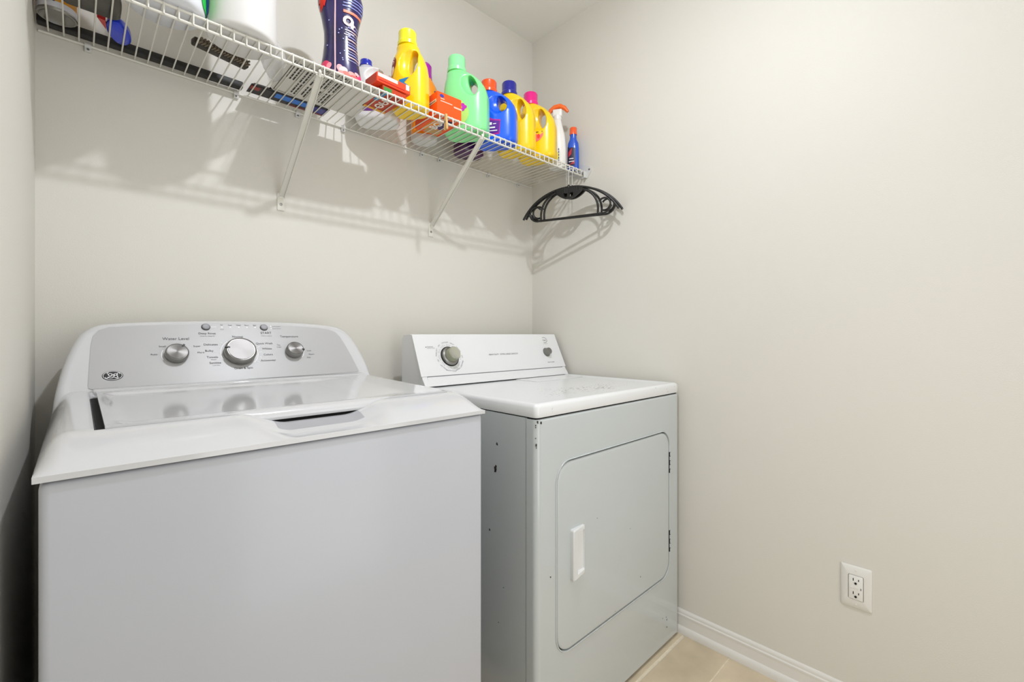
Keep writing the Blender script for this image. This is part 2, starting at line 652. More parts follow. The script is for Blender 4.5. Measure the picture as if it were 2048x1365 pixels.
wt('Cool', -1.095, 1.0195, 0.006, 'LEFT'); wt('Warm', -1.092, 1.0095, 0.006, 'LEFT'); wt('Hot', -1.098, 1.0010, 0.006, 'LEFT')
for k, s in enumerate(('Fill', 'Soak', 'Wash', 'Rinse', 'Spin')):
    wt(s, -1.295 + k * 0.0195, 1.0905, 0.0048)
obj('lettering', b, M['ink'], panel, world=True, smooth=None, fin=False)
b = NB()
wt('Auto', -1.295, 1.0795, 0.0045)
wt('Hold for deep fill', -1.329, 1.0620, 0.0045)
wt('Hold to cancel', -1.192, 1.0620, 0.0045)
wt('Lid Locked', -1.163, 1.0885, 0.0045); wt('Cycle Done', -1.163, 1.0825, 0.0045)
wt('Sheets', -1.322, 1.0035, 0.0045); wt('with Oxi', -1.318, 0.9895, 0.0045)
wt('Tap', -1.166, 1.0370, 0.0060); wt('Cold', -1.166, 1.0310, 0.0060)
obj('lettering', b, M['inklight'], panel, world=True, smooth=None, fin=False)
# white print: arcs, ticks and lamps
b = NB()
def flat_arc(cx, cz, r0, r1, a0, a1, n=20, o=0.0016):
    m = FM(cx, cz, o)
    prev = None
    for i in range(n + 1):
        t = R(a0 + (a1 - a0) * i / n)
        p = b.verts.new(m @ Vector((r0 * math.cos(t), r0 * math.sin(t), 0)))
        q = b.verts.new(m @ Vector((r1 * math.cos(t), r1 * math.sin(t), 0)))
        if prev:
            b.faces.new((prev[0], prev[1], q, p))
        prev = (p, q)
K2 = (-1.263, 1.018)
flat_arc(*K2, 0.041, 0.0435, 125, 205)
flat_arc(*K2, 0.041, 0.0435, -45, 25)
for a in (140, 158, 176, 194, 20, 2, -16, -34):
    flat_arc(*K2, 0.0445, 0.052, a - 0.7, a + 0.7, 2)
flat_arc(-1.396, 1.017, 0.028, 0.0295, 150, 205)
flat_arc(-1.130, 1.018, 0.0255, 0.027, -45, 10)
for k in range(5):
    flat_arc(-1.295 + k * 0.0195, 1.0853, 0.0, 0.0022, 0, 360, 12)
flat_arc(-1.177, 1.0885, 0, 0.002, 0, 360, 12); flat_arc(-1.177, 1.0825, 0, 0.002, 0, 360, 12)
m = FM(-1.3175, 1.0855)
b.faces.new([b.verts.new(m @ Vector(p)) for p in ((-0.002, -0.0007, 0), (0.010, -0.0007, 0), (0.010, 0.0007, 0), (-0.002, 0.0007, 0))])
obj('printed_marks', b, M['inkwhite'], panel, world=True, smooth=None, fin=False)

def knob(x, z, r, h, mark_ang, two=False):
    m = FM(x, z, 0.0012)
    b = NB()
    lathe(b, [(r * 0.93, 0), (r * 0.93, 0.0025), (r * 0.80, 0.003)], 40, mtx=m)
    k = obj('dial', b, M['black'], ws, world=True)
    k.name = 'knob'
    b = NB()
    lathe(b, [(r * 1.0, 0.003), (r * 1.0, h * 0.62), (r * 0.96, h * 0.8), (r * 0.90, h * 0.90), (r * 0.87, h * 0.92), (r * 0.86, h * 0.86), (r * 0.84, h * 0.86), (r * 0.83, h * 0.87)], 48, cap1=True)
    place(obj('cap', b, M['steel'], k, smooth=30), m)
    b = NB()
    lathe(b, [(r * 0.83, h * 0.87), (r * 0.82, h * 0.93), (r * 0.5, h * 0.932), (0.0005, h * 0.933)], 48)
    place(obj('knob_face', b, M['spun'], k, smooth=30), m)
    b = NB()
    mm = m @ Matrix.Rotation(R(mark_ang), 4, 'Z')
    bm2 = bmesh.new()
    box(bm2, r * 0.70, r * 1.01, -0.0018, 0.0018, h * 0.80, h * 0.97)
    bmesh.ops.transform(bm2, matrix=mm, verts=bm2.verts)
    obj('pointer', bm2, M['black'], k, world=True, smooth=None)
    b.free()
    return k
knob(-1.396, 1.017, 0.0235, 0.020, 52)
k2 = knob(K2[0], K2[1], 0.0365, 0.024, 168)
knob(-1.130, 1.018, 0.0225, 0.022, -12)
for bx in (-1.330, -1.195):
    m = FM(bx, 1.085, 0.0010)
    b = NB(); lathe(b, [(0.0098, 0), (0.0098, 0.0015), (0.0088, 0.002)], 28, mtx=m)
    k = obj('button', b, M['ink'], ws, world=True)
    b = NB(); lathe(b, [(0.0086, 0.001), (0.0086, 0.0035), (0.0078, 0.005), (0.0065, 0.0056), (0.006, 0.0050), (0.0005, 0.0048)], 28, mtx=m)
    obj('cap', b, mat('button_grey', (150, 151, 156), 0.4), k, world=True, smooth=30)
# oval emblem with script initials
m = FM(-1.512, 0.9765, 0.0014)
b = NB()
v = [b.verts.new(m @ Vector((0.0175 * math.cos(t * math.pi / 20), 0.0118 * math.sin(t * math.pi / 20), 0))) for t in range(40)]
v2 = [b.verts.new(m @ Vector((0.0168 * math.cos(t * math.pi / 20), 0.0111 * math.sin(t * math.pi / 20), 0.0009))) for t in range(40)]
b.faces.new(v2)
for i in range(40):
    b.faces.new((v[i], v[(i + 1) % 40], v2[(i + 1) % 40], v2[i]))
emb = obj('emblem', b, mat('emblem_black', (30, 32, 36), 0.3), ws, world=True, smooth=None)
b = NB()
me_ = m @ Matrix.Translation((0, 0, 0.0010))
for i in range(40):
    t0, t1 = i * math.pi / 20, (i + 1) * math.pi / 20
    b.faces.new([b.verts.new(me_ @ Vector((rx * math.cos(t), ry * math.sin(t), 0))) for rx, ry, t in ((0.0152, 0.0098, t0), (0.0160, 0.0105, t0), (0.0160, 0.0105, t1), (0.0152, 0.0098, t1))])
def stroke(pts, wd):
    prev = None
    for i, p in enumerate(pts):
        a = Vector(pts[max(i - 1, 0)]); c = Vector(pts[min(i + 1, len(pts) - 1)])
        t = (c - a).normalized(); nn = Vector((-t.y, t.x, 0)) * wd
        q = (b.verts.new(me_ @ (Vector(p) + nn)), b.verts.new(me_ @ (Vector(p) - nn)))
        if prev:
            b.faces.new((prev[0], prev[1], q[1], q[0]))
        prev = q
def a2(cx, cy, r, a0, a1, n=12, ry=None):
    return [(cx + r * math.cos(R(a0 + (a1 - a0) * i / n)), cy + (ry or r) * math.sin(R(a0 + (a1 - a0) * i / n)), 0) for i in range(n + 1)]
stroke(a2(-0.0040, 0.0022, 0.0030, 20, 380), 0.00055)
stroke(a2(-0.0030, -0.0010, 0.0055, 60, -150, ry=0.0048), 0.0006)
stroke(a2(0.0050, 0.0022, 0.0026, -60, 250), 0.00055)
stroke(a2(0.0052, -0.0026, 0.0030, 110, -140), 0.0006)
stroke([(-0.009, -0.004, 0), (-0.002, -0.0015, 0), (0.004, 0.0, 0), (0.009, 0.003, 0)], 0.0004)
for a in (35, 125, 215, 305):
    stroke(a2(0.0118 * math.cos(R(a)), 0.0072 * math.sin(R(a)), 0.0022, a - 60, a + 140, 8), 0.00045)
obj('script', b, M['inkwhite'], emb, world=True, smooth=None, fin=False)

for o in bpy.data.objects:
    if o.name.startswith(('lettering', 'printed_marks', 'script')):
        o['kind'] = 'stuff'
# ------------------------------------------------------------------ dryer
DX0, DX1, DYF, DZ = -0.7565, -0.0178, -0.739, 0.895
dr = thing('clothes_dryer', 'older white front-loading clothes dryer with chipped paint, in the corner by the outlet wall', 'dryer', ((DX0 + DX1) / 2, -0.42, 0))
ZS = 0.859
b = NB(); box(b, DX0 + 0.0005, DX1 - 0.0005, -0.7015, -0.08, 0.012, ZS - 0.001)
obj('cabinet', b, M['dryer'], dr, world=True, smooth=None)
b = NB(); box(b, DX0 + 0.006, DX1 - 0.006, DYF + 0.01, -0.1, 0.0, 0.012)
obj('plinth', b, M['dark'], dr, world=True, smooth=None)
b = NB(); box(b, DX0 + 0.006, DX1 - 0.006, DYF + 0.008, -0.09, ZS - 0.004, ZS + 0.003)
obj('shadow_gap', b, M['dark'], dr, world=True, smooth=None)

# front panel with a rounded opening for the door
DO = (-0.684, -0.088, 0.236, 0.7385)
def outl(x0, x1, z0, z1, r, n=8):
    return rrect(x0, x1, z0, z1, r, n)
b = NB()
yF = DYF
outer = [(DX0 + 0.015, 0.014), (DX1 - 0.015, 0.014), (DX1 - 0.015, ZS - 0.0085), (DX0 + 0.015, ZS - 0.0085)]
rr = outl(*DO, 0.055)
nr = len(rr)
hole = [b.verts.new((x, yF, z)) for x, z in rr]
hole1 = [b.verts.new((x + (0.0015 if x < -0.386 else -0.0015), yF + 0.0015, z + (0.0015 if z < 0.49 else -0.0015))) for x, z in rr]
hole2 = [b.verts.new((x + (0.002 if x < -0.386 else -0.002), yF + 0.012, z + (0.002 if z < 0.49 else -0.002))) for x, z in rr]
oc = [b.verts.new((x, yF, z)) for x, z in outer]
# rr order: top right, top left, bottom left, bottom right arcs (9 points each)
q = nr // 4
TR, TL, BL, BR = hole[0:q], hole[q:2 * q], hole[2 * q:3 * q], hole[3 * q:4 * q]
b.faces.new([oc[3]] + TL[::-1] + TR[::-1][0:1] + [oc[2]]) if False else None
mid = q // 2
b.faces.new([oc[2], oc[3]] + [v for v in (TL[:mid + 1])][::-1] + TR[mid:][::-1])          # above
b.faces.new([oc[3], oc[0]] + BL[:mid + 1][::-1] + TL[mid:][::-1])          # left
b.faces.new([oc[0], oc[1]] + BR[:mid + 1][::-1] + BL[mid:][::-1])          # below
b.faces.new([oc[1], oc[2]] + TR[:mid + 1][::-1] + BR[mid:][::-1])          # right
for i in range(nr):
    k = (i + 1) % nr
    b.faces.new((hole[i], hole[k], hole1[k], hole1[i]))
    b.faces.new((hole1[i], hole1[k], hole2[k], hole2[i]))
b.faces.new(hole2[::-1])
# rolled sides and top
def roll(pa, pb, dx, dz, r=0.006):
    n = 8
    prev = None
    for i in range(n + 1):
        t = R(90 * i / n)
        ox, oy = math.sin(t) * r, (1 - math.cos(t)) * r
        A = b.verts.new((pa[0] + dx * ox, yF + oy, pa[1] + dz * ox)); B = b.verts.new((pb[0] + dx * ox, yF + oy, pb[1] + dz * ox))
        if prev:
            b.faces.new((prev[0], prev[1], B, A))
        prev = (A, B)
    A = b.verts.new((pa[0] + dx * r, -0.7035, pa[1] + dz * r)); B = b.verts.new((pb[0] + dx * r, -0.7035, pb[1] + dz * r))
    b.faces.new((prev[0], prev[1], B, A))
zt_, zb_ = ZS - 0.0025, 0.008
roll((outer[3][0], zt_), (outer[0][0], zb_), -1, 0, 0.015)
roll((outer[1][0], zb_), (outer[2][0], zt_), 1, 0, 0.015)
for sx_, cx_ in ((-1, outer[3][0]), (1, outer[2][0])):
    arc_ = [(cx_ + sx_ * math.sin(R(90 * i / 8)) * 0.015, yF + (1 - math.cos(R(90 * i / 8))) * 0.015) for i in range(9)]
    b.faces.new([b.verts.new((x, y, zt_)) for x, y in arc_] + [b.verts.new((cx_ + sx_ * 0.015, -0.7035, zt_)), b.verts.new((cx_, -0.7035, zt_))])
    b.faces.new([b.verts.new(p) for p in ((cx_, yF, outer[3][1]), (cx_, yF, zt_), (cx_, -0.7035, zt_), (cx_, -0.7035, outer[3][1]))])
roll(outer[2], outer[3], 0, 1)
roll(outer[0], outer[1], 0, -1)
fp = obj('front_panel', b, M['dryer'], dr, world=True, smooth=30)
b = NB(); box(b, DX0 + 0.003, DX1 - 0.003, -0.7035, -0.7015, 0.014, ZS - 0.006)
obj('seam', b, M['dark'], dr, world=True, smooth=None)
b = NB()
b.faces.new([b.verts.new((x, yF + 0.0065, z)) for x, z in rrect(DO[0] + 0.0005, DO[1] - 0.0005, DO[2] + 0.0005, DO[3] - 0.0005, 0.055, 8)])
obj('door_gap_shade', b, M['dark'], dr, world=True, smooth=None)  # dark sheet put behind the door edge as the groove's shade
# rolled lip round the door opening
b = NB()
tube(b, [(x, yF - 0.0005, z) for x, z in (rr + rr[:1])], 0.0022, 6, caps=False)
obj('opening_rim', b, M['dryer'], dr, world=True, smooth=60)
# door
dd = rrect(DO[0] + 0.0045, DO[1] - 0.0035, DO[2] + 0.0045, DO[3] - 0.0055, 0.051, 8)
b = NB()
lv = []
for off, y in ((0.0, yF + 0.008), (0.0, yF + 0.0015), (0.0012, yF - 0.0005), (0.0035, yF - 0.0016), (0.008, yF - 0.002)):
    cx, cz = (DO[0] + DO[1]) / 2, (DO[2] + DO[3]) / 2
    lv.append([b.verts.new((x - math.copysign(off, x - cx) * min(1, abs(x - cx) / 0.2), y, z - math.copysign(off, z - cz) * min(1, abs(z - cz) / 0.2))) for x, z in dd])
for a in range(len(lv) - 1):
    for i in range(len(dd)):
        k = (i + 1) % len(dd)
        b.faces.new((lv[a][i], lv[a][k], lv[a + 1][k], lv[a + 1][i]))
b.faces.new(lv[-1][::-1])
door = obj('door', b, M['dryer'], dr, world=True, smooth=40)
# recessed-pull handle
b = NB()
yh = yF - 0.002
hx0, hx1, hz0, hz1 = -0.629, -0.571, 0.418, 0.553
prof = rrect(hx0, hx1, hz0, hz1, 0.006, 4)
inn = rrect(hx0 + 0.020, hx1 - 0.002, hz0 + 0.012, hz1 - 0.012, 0.003, 4)
def ring(pl, y):
    return [b.verts.new((x, y, z)) for x, z in pl]
def taper(pl, y0, y1, x0, x1):
    return [b.verts.new((x, y0 + (y1 - y0) * (x - x0) / (x1 - x0), z)) for x, z in pl]
A = ring(prof, yh + 0.001); B_ = taper(prof, yh - 0.010, yh - 0.003, hx0, hx1)
prof2 = rrect(hx0 + 0.003, hx1 - 0.002, hz0 + 0.003, hz1 - 0.003, 0.004, 4)
B2 = taper(prof2, yh - 0.0135, yh - 0.004, hx0, hx1)
C_ = taper(inn, yh - 0.0125, yh - 0.004, hx0, hx1)
D_ = ring(rrect(hx0 + 0.014, hx1 - 0.004, hz0 + 0.016, hz1 - 0.016, 0.003, 4), yh - 0.0005)
for P_, Q_ in ((A, B_), (B_, B2), (B2, C_), (C_, D_)):
    for i in range(len(P_)):
        k = (i + 1) % len(P_)
        b.faces.new((P_[i], P_[k], Q_[k], Q_[i]))
b.faces.new(D_)
obj('handle', b, mat('handle_plastic', (226, 228, 228), 0.3), door, world=True, smooth=35)
# hinges
for z0, z1 in ((0.588, 0.661), (0.316, 0.391)):
    b = NB()
    box(b, -0.0905, -0.0835, yF - 0.0028, yF + 0.001, z0, z1, bev=0.001, seg=1)
    hg = obj('hinge', b, M['black'], dr, world=True, smooth=None)
    b = NB()
    nk = 5
    for k in range(nk):
        za = z0 + (z1 - z0) * k / nk + 0.0015
        zb = z0 + (z1 - z0) * (k + 1) / nk - 0.0015
        xo = -0.0012 if k % 2 else 0.0012
        tube(b, [(-0.087 + xo, yF - 0.0035, za), (-0.087 + xo, yF - 0.0035, zb)], 0.0026, 8)
    obj('knuckle', b, M['dryer'], hg, world=True)

# top slab, with a worn speckled finish
def worn():
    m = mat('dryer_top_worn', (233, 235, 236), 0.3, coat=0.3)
    nt = m.node_tree
    bs = nt.nodes['Principled BSDF']
    prev = bs.inputs['Base Color'].links[0].from_socket
    tc = nt.nodes.new('ShaderNodeTexCoord')
    n1 = nt.nodes.new('ShaderNodeTexNoise'); n1.inputs['Scale'].default_value = 130; n1.inputs['Detail'].default_value = 5; n1.inputs['Roughness'].default_value = 0.7
    n2 = nt.nodes.new('ShaderNodeTexNoise'); n2.inputs['Scale'].default_value = 9; n2.inputs['Detail'].default_value = 2
    sep = nt.nodes.new('ShaderNodeSeparateXYZ')
    nt.links.new(tc.outputs['Object'], n1.inputs['Vector']); nt.links.new(tc.outputs['Object'], n2.inputs['Vector']); nt.links.new(tc.outputs['Object'], sep.inputs[0])
    # blob mask around the middle-front of the top
    def g(sock, c, wd):
        s = nt.nodes.new('ShaderNodeMath'); s.operation = 'SUBTRACT'; nt.links.new(sock, s.inputs[0]); s.inputs[1].default_value = c
        a = nt.nodes.new('ShaderNodeMath'); a.operation = 'DIVIDE'; nt.links.new(s.outputs[0], a.inputs[0]); a.inputs[1].default_value = wd
        p = nt.nodes.new('ShaderNodeMath'); p.operation = 'MULTIPLY'; nt.links.new(a.outputs[0], p.inputs[0]); nt.links.new(a.outputs[0], p.inputs[1])
        return p.outputs[0]
    ax = g(sep.outputs['X'], 0.02, 0.30); ay = g(sep.outputs['Y'], -0.18, 0.13)
    ad = nt.nodes.new('ShaderNodeMath'); ad.operation = 'ADD'; nt.links.new(ax, ad.inputs[0]); nt.links.new(ay, ad.inputs[1])
    mr = nt.nodes.new('ShaderNodeMapRange'); mr.inputs['From Min'].default_value = 0; mr.inputs['From Max'].default_value = 1.1; mr.inputs['To Min'].default_value = 0.125; mr.inputs['To Max'].default_value = 0.0
    nt.links.new(ad.outputs[0], mr.inputs['Value'])
    s1 = nt.nodes.new('ShaderNodeMath'); s1.operation = 'ADD'; nt.links.new(n1.outputs['Fac'], s1.inputs[0]); nt.links.new(mr.outputs[0], s1.inputs[1])
    m2 = nt.nodes.new('ShaderNodeMath'); m2.operation = 'MULTIPLY_ADD'; nt.links.new(n2.outputs['Fac'], m2.inputs[0]); m2.inputs[1].default_value = 0.25; nt.links.new(s1.outputs[0], m2.inputs[2])
    th = nt.nodes.new('ShaderNodeMapRange'); th.inputs['From Min'].default_value = 0.822; th.inputs['From Max'].default_value = 0.85
    nt.links.new(m2.outputs[0], th.inputs['Value'])
    mx = nt.nodes.new('ShaderNodeMix'); mx.data_type = 'RGBA'
    nt.links.new(th.outputs[0], mx.inputs['Factor']); nt.links.new(prev, mx.inputs['A']); mx.inputs['B'].default_value = (*lin((92, 82, 68)), 1)
    nt.links.new(mx.outputs['Result'], bs.inputs['Base Color'])
    return m
b = NB()
X0, X1, Y0, Y1 = DX0, DX1, DYF, -0.08
def slab_ring(ins, z, r=0.014):
    return [b.verts.new((x, y, z)) for x, y in rrect(X0 + ins, X1 - ins, Y0 + ins, Y1 - ins, max(r - ins * 0.3, 0.002), 5)]
rs = [slab_ring(0.004, ZS + 0.0010), slab_ring(0.0012, ZS + 0.0022), slab_ring(0.0, ZS + 0.007), slab_ring(0.0, DZ - 0.010), slab_ring(0.002, DZ - 0.004), slab_ring(0.006, DZ - 0.0005), slab_ring(0.012, DZ + 0.0005), slab_ring(0.024, DZ - 0.0005), slab_ring(0.031, DZ - 0.004), slab_ring(0.038, DZ - 0.005)]
for a in range(len(rs) - 1):
    for i in range(len(rs[0])):
        k = (i + 1) % len(rs[0])
        b.faces.new((rs[a][i], rs[a][k], rs[a + 1][k], rs[a + 1][i]))
b.faces.new(rs[0][::-1]); b.faces.new(rs[-1])
obj('top_panel', b, worn(), dr, world=True, smooth=50)
b = NB(); box(b, -0.335, -0.06, -0.345, -0.232, DZ - 0.0052, DZ - 0.0022, bev=0.001, seg=1)
obj('lint_screen_cover', b, M['dryer_con'], dr, world=True)

# console
def yc(z, o=0.0):
    return -0.228 + (z - 0.905) * (0.074 / 0.161) - o
CN = Vector((0, -0.9087, 0.4176)); CY = Vector((0, 0.4176, 0.9087))
CX0, CX1 = -0.750, -0.022
b = NB()
side = [(-0.238, 0.895), (yc(0.905) - 0.004, 0.905), (yc(0.918), 0.918), (yc(1.058), 1.058), (yc(1.064) + 0.002, 1.0645), (-0.142, 1.067), (-0.100, 1.063), (-0.092, 1.05), (-0.090, 0.895)]
v0 = [b.verts.new((CX0, y, z)) for y, z in side]; v1 = [b.verts.new((CX1, y, z)) for y, z in side]
for i in range(len(side)):
    k = (i + 1) % len(side)
    b.faces.new((v0[i], v0[k], v1[k], v1[i]))
b.faces.new(v0); b.faces.new(v1[::-1])
con_o = obj('console', b, M['dryer_con'], dr, world=True, smooth=None)
def DM(x, z, o=0.0008):
    return frame(Vector((x, yc(z), z)) + CN * o, (1, 0, 0), CY)
# face plate and lower strip
def plate(x0, x1, z0, z1, o0, o1, name, m_, rx=0.004, slx=0.0):
    b = NB()
    P = [(x0, z0), (x1, z0), (x1 - slx, z1), (x0 + slx, z1)]
    A = [b.verts.new(Vector((x, yc(z), z)) + CN * o0) for x, z in P]
    B = [b.verts.new(Vector((x, yc(z), z)) + CN * o1) for x, z in P]
    b.faces.new(B)
    for i in range(4):
        b.faces.new((A[i], A[(i + 1) % 4], B[(i + 1) % 4], B[i]))
    return obj(name, b, m_, dr, world=True, smooth=None)
face = plate(-0.7535, -0.0185, 0.9265, 1.0655, -0.002, 0.0022, 'face_plate', M['dryer_con'], slx=0.003)
plate(-0.731, -0.040, 0.9045, 0.9235, -0.001, 0.0018, 'lower_strip', M['dryer_con'])
plate(-0.731, -0.040, 0.9010, 0.9042, -0.001, 0.0010, 'strip_gap', M['dark'])
plate(-0.731, -0.040, 0.9237, 0.9263, -0.001, 0.0006, 'strip_gap', M['inklight'])
# timer knob
m = DM(-0.620, 0.988, 0.0022)
b = NB(); lathe(b, [(0.037, 0), (0.037, 0.002), (0.034, 0.0025), (0.032, 0.0025)], 48, mtx=m)
kn = obj('timer_knob', b, M['black'], dr, world=True)
b = NB(); lathe(b, [(0.0335, 0.002), (0.0335, 0.004), (0.031, 0.008), (0.0255, 0.010), (0.0250, 0.012)], 48, mtx=m)
obj('skirt', b, M['steel'], kn, world=True, smooth=30)
b = NB(); lathe(b, [(0.0245, 0.010), (0.0240, 0.034), (0.0225, 0.0355)], 48, mtx=m)
obj('grip', b, M['khaki'], kn, world=True, smooth=30)
b = NB(); lathe(b, [(0.0225, 0.0352), (0.0215, 0.0372), (0.020, 0.0365), (0.0005, 0.0365)], 48, mtx=m)
obj('cap', b, mat('knob_cap_satin', (196, 197, 186), 0.3, metal=0.8), kn, world=True, smooth=30)
m = DM(-0.112, 0.989, 0.0022)
b = NB(); lathe(b, [(0.020, 0), (0.020, 0.001), (0.0165, 0.0015), (0.0165, 0.004), (0.0150, 0.005), (0.0145, 0.018), (0.0135, 0.020)], 36, mtx=m)
kn = obj('start_knob', b, mat('grey_knob', (128, 128, 122), 0.4), dr, world=True, smooth=30)
b = NB(); lathe(b, [(0.0134, 0.0195), (0.0125, 0.0212), (0.0005, 0.0205)], 36, mtx=m)
obj('cap', b, M['steel'], kn, world=True, smooth=30)
# printing
b = NB()
text_bm(b, 'HEAVY DUTY   EXTRA LARGE CAPACITY', 0.0085, DM(-0.361, 0.9885, 0.0027), 'CENTER')
text_bm(b, 'PUSH TO START', 0.0058, DM(-0.104, 0.947, 0.0027), 'CENTER')
text_bm(b, 'Roper', 0.0085, DM(-0.101, 1.0405, 0.0027), 'CENTER', shear=0.2)
m = DM(-0.101, 1.041, 0.0027)
for i in range(28):
    t0, t1 = R(-210 + 240 * i / 28), R(-210 + 240 * (i + 1) / 28)
    t0 += R(90 + 30 - 30); t1 += R(90 + 30 - 30)
    b.faces.new([b.verts.new(m @ Vector((rx * math.cos(t), ry * math.sin(t), 0))) for rx, ry, t in ((0.0155, 0.0115, t0), (0.0170, 0.0130, t0), (0.0170, 0.0130, t1), (0.0155, 0.0115, t1))])
m = DM(-0.708, 1.022, 0.0027)
b.faces.new([b.verts.new(m @ Vector((0.0018 * math.cos(R(45 * i)), 0.0018 * math.sin(R(45 * i)), 0))) for i in range(8)])
obj('lettering', b, M['ink'], face, world=True, smooth=None, fin=False)
b = NB()
text_bm(b, 'by Whirlpool', 0.005, DM(-0.101, 1.0255, 0.0027))
text_bm(b, 'PREFERRED\nAUTO CYCLE', 0.005, DM(-0.704, 1.0205, 0.0027), 'LEFT')
rnd = random.Random(3)
words = ['COTTONS', 'HEAVY', 'LESS DRY', 'OFF', 'PERM PRESS', 'MEDIUM', 'COOL DOWN', 'TIMED DRY', 'AIR', 'MORE DRY', 'OFF']
for i, wd in enumerate(words):
    a = R(96 - 360 * i / len(words))
    mm = DM(-0.620, 0.988, 0.0027) @ Matrix.Rotation(a, 4, 'Z') @ Matrix.Translation((0.0535, 0, 0)) @ Matrix.Rotation(R(-90), 4, 'Z')
    text_bm(b, wd, 0.0062, mm)
for i in range(48):
    a = R(7.5 * i)
    if i % 9 in (0, 4):
        continue
    mm = DM(-0.620, 0.988, 0.0027) @ Matrix.Rotation(a, 4, 'Z')
    rr0, rr1 = (0.041, 0.046) if i % 3 else (0.040, 0.049)
    b.faces.new([b.verts.new(mm @ Vector(p)) for p in ((rr0, -0.0004, 0), (rr1, -0.0004, 0), (rr1, 0.0004, 0), (rr0, 0.0004, 0))])
obj('lettering', b, M['inklight'], face, world=True, smooth=None, fin=False)

# paint chips (real little scabs where the enamel is gone)
chips = [('f', -0.750, 0.851, .004), ('f', -0.7405, 0.8485, .0035), ('f', -0.7535, 0.843, .0025), ('f', -0.7535, 0.838, .0018), ('f', -0.7535, 0.8115, .0018), ('f', -0.7525, 0.795, .0035), ('f', -0.7525, 0.788, .0015),
         ('f', -0.705, 0.455, .0022), ('f', -0.28, 0.30, .0018), ('f', -0.110, 0.098, .0018), ('f', -0.105, 0.088, .0025), ('f', -0.135, 0.105, .0015), ('f', -0.105, 0.062, .0025), ('f', -0.51, 0.55, .0013), ('f', -0.34, 0.47, .0012), ('f', -0.42, 0.25, .0012),
         ('s', -0.594, 0.774, .0045), ('s', -0.588, 0.707, .0065), ('s', -0.5865, 0.700, .0045), ('s', -0.590, 0.714, .0035), ('s', -0.564, 0.536, .003), ('s', -0.62, 0.40, .0015), ('s', -0.60, 0.30, .0015)]
for kind, a, z, r in chips:
    b = NB()
    n = 9
    pts = []
    for i in range(n):
        t = 2 * math.pi * i / n
        q = r * rnd.uniform(0.55, 1.15)
        pts.append((math.cos(t) * q, math.sin(t) * q * 1.1))
    if kind == 'f':
        yy = yF - 0.0003 if not (DO[0] < a < DO[1] and DO[2] < z < DO[3]) else yF - 0.0023
        if a < DX0 + 0.015:
            yy = yF + 0.015 - math.sqrt(max(0, 0.015 ** 2 - (DX0 + 0.015 - a) ** 2)) - 0.0008
        b.faces.new([b.verts.new((a + p[0], yy, z + p[1])) for p in pts])
    else:
        b.faces.new([b.verts.new((DX0 + 0.0002, a + p[0], z + p[1])) for p in pts])
    r2 = bmesh.ops.extrude_face_region(b, geom=b.faces[:])
    bmesh.ops.translate(b, verts=[v for v in r2['geom'] if isinstance(v, bmesh.types.BMVert)], vec=(0, -0.0003, 0) if kind == 'f' else (-0.0003, 0, 0))
    obj('paint_chip', b, M['chip'], dr, world=True, smooth=None)

# ------------------------------------------------------------------ wall outlet
ot = thing('wall_outlet', 'white double wall outlet with test buttons, low on the right wall', 'outlet', (0, -1.247, 0.364))
b = NB()
pl = rrect(-1.282, -1.212, 0.306, 0.422, 0.003, 3)
pi = rrect(-1.2785, -1.2155, 0.3095, 0.4185, 0.003, 3)
A = [b.verts.new((-0.0002, y, z)) for y, z in pl]; A2 = [b.verts.new((-0.0025, y, z)) for y, z in pl]; B = [b.verts.new((-0.006, y, z)) for y, z in pi]
hl = rrect(-1.2645, -1.2295, 0.330, 0.398, 0.003, 3)
Cc = [b.verts.new((-0.006, y, z)) for y, z in hl]; Dd = [b.verts.new((-0.002, y, z)) for y, z in hl]
nn = len(pl)
for P_, Q_ in ((A, A2), (A2, B), (B, Cc), (Cc, Dd)):
    for i in range(nn):
        b.faces.new((P_[i], P_[(i + 1) % nn], Q_[(i + 1) % nn], Q_[i]))
M['outlet'] = mat('outlet_plastic', (232, 230, 224), 0.3)
obj('cover_plate', b, M['outlet'], ot, world=True, smooth=40)
b = NB(); box(b, -0.0085, -0.001, -1.2632, -1.2308, 0.3312, 0.3968, bev=0.0015, seg=2)
rc = obj('receptacle', b, mat('outlet_face', (238, 237, 232), 0.3), ot, world=True)
b = NB()
for zc in (0.3855, 0.3485):
    box(b, -0.0088, -0.006, -1.2425, -1.2405, zc - 0.003, zc + 0.0045)
    box(b, -0.0088, -0.006, -1.2545, -1.2525, zc - 0.002, zc + 0.0035)
    lathe(b, [(0.0028, 0), (0.0028, 0.002)], 14, mtx=frame((-0.0088, -1.2470, zc - 0.0088), (0, -1, 0), (0, 0, 1)))
obj('slot', b, M['dark'], rc, world=True, smooth=None)
for y0, y1, nm in ((-1.2415, -1.2335, 'button'), (-1.2535, -1.2425, 'button')):
    b = NB(); box(b, -0.0094, -0.007, y0, y1, 0.3605, 0.3665, bev=0.0006, seg=1)
    obj(nm, b, M['outlet'], rc, world=True)
b = NB(); box(b, -0.0088, -0.007, -1.2600, -1.2570, 0.3608, 0.3662)
obj('lamp_window', b, M['inklight'], rc, world=True)
for zc in (0.4105, 0.3175):
    b = NB(); lathe(b, [(0.0024, 0), (0.0022, 0.0008), (0.0005, 0.001)], 12, mtx=frame((-0.0059, -1.247, zc), (0, -1, 0), (0, 0, 1)))
    obj('screw', b, M['outlet'], ot, world=True)

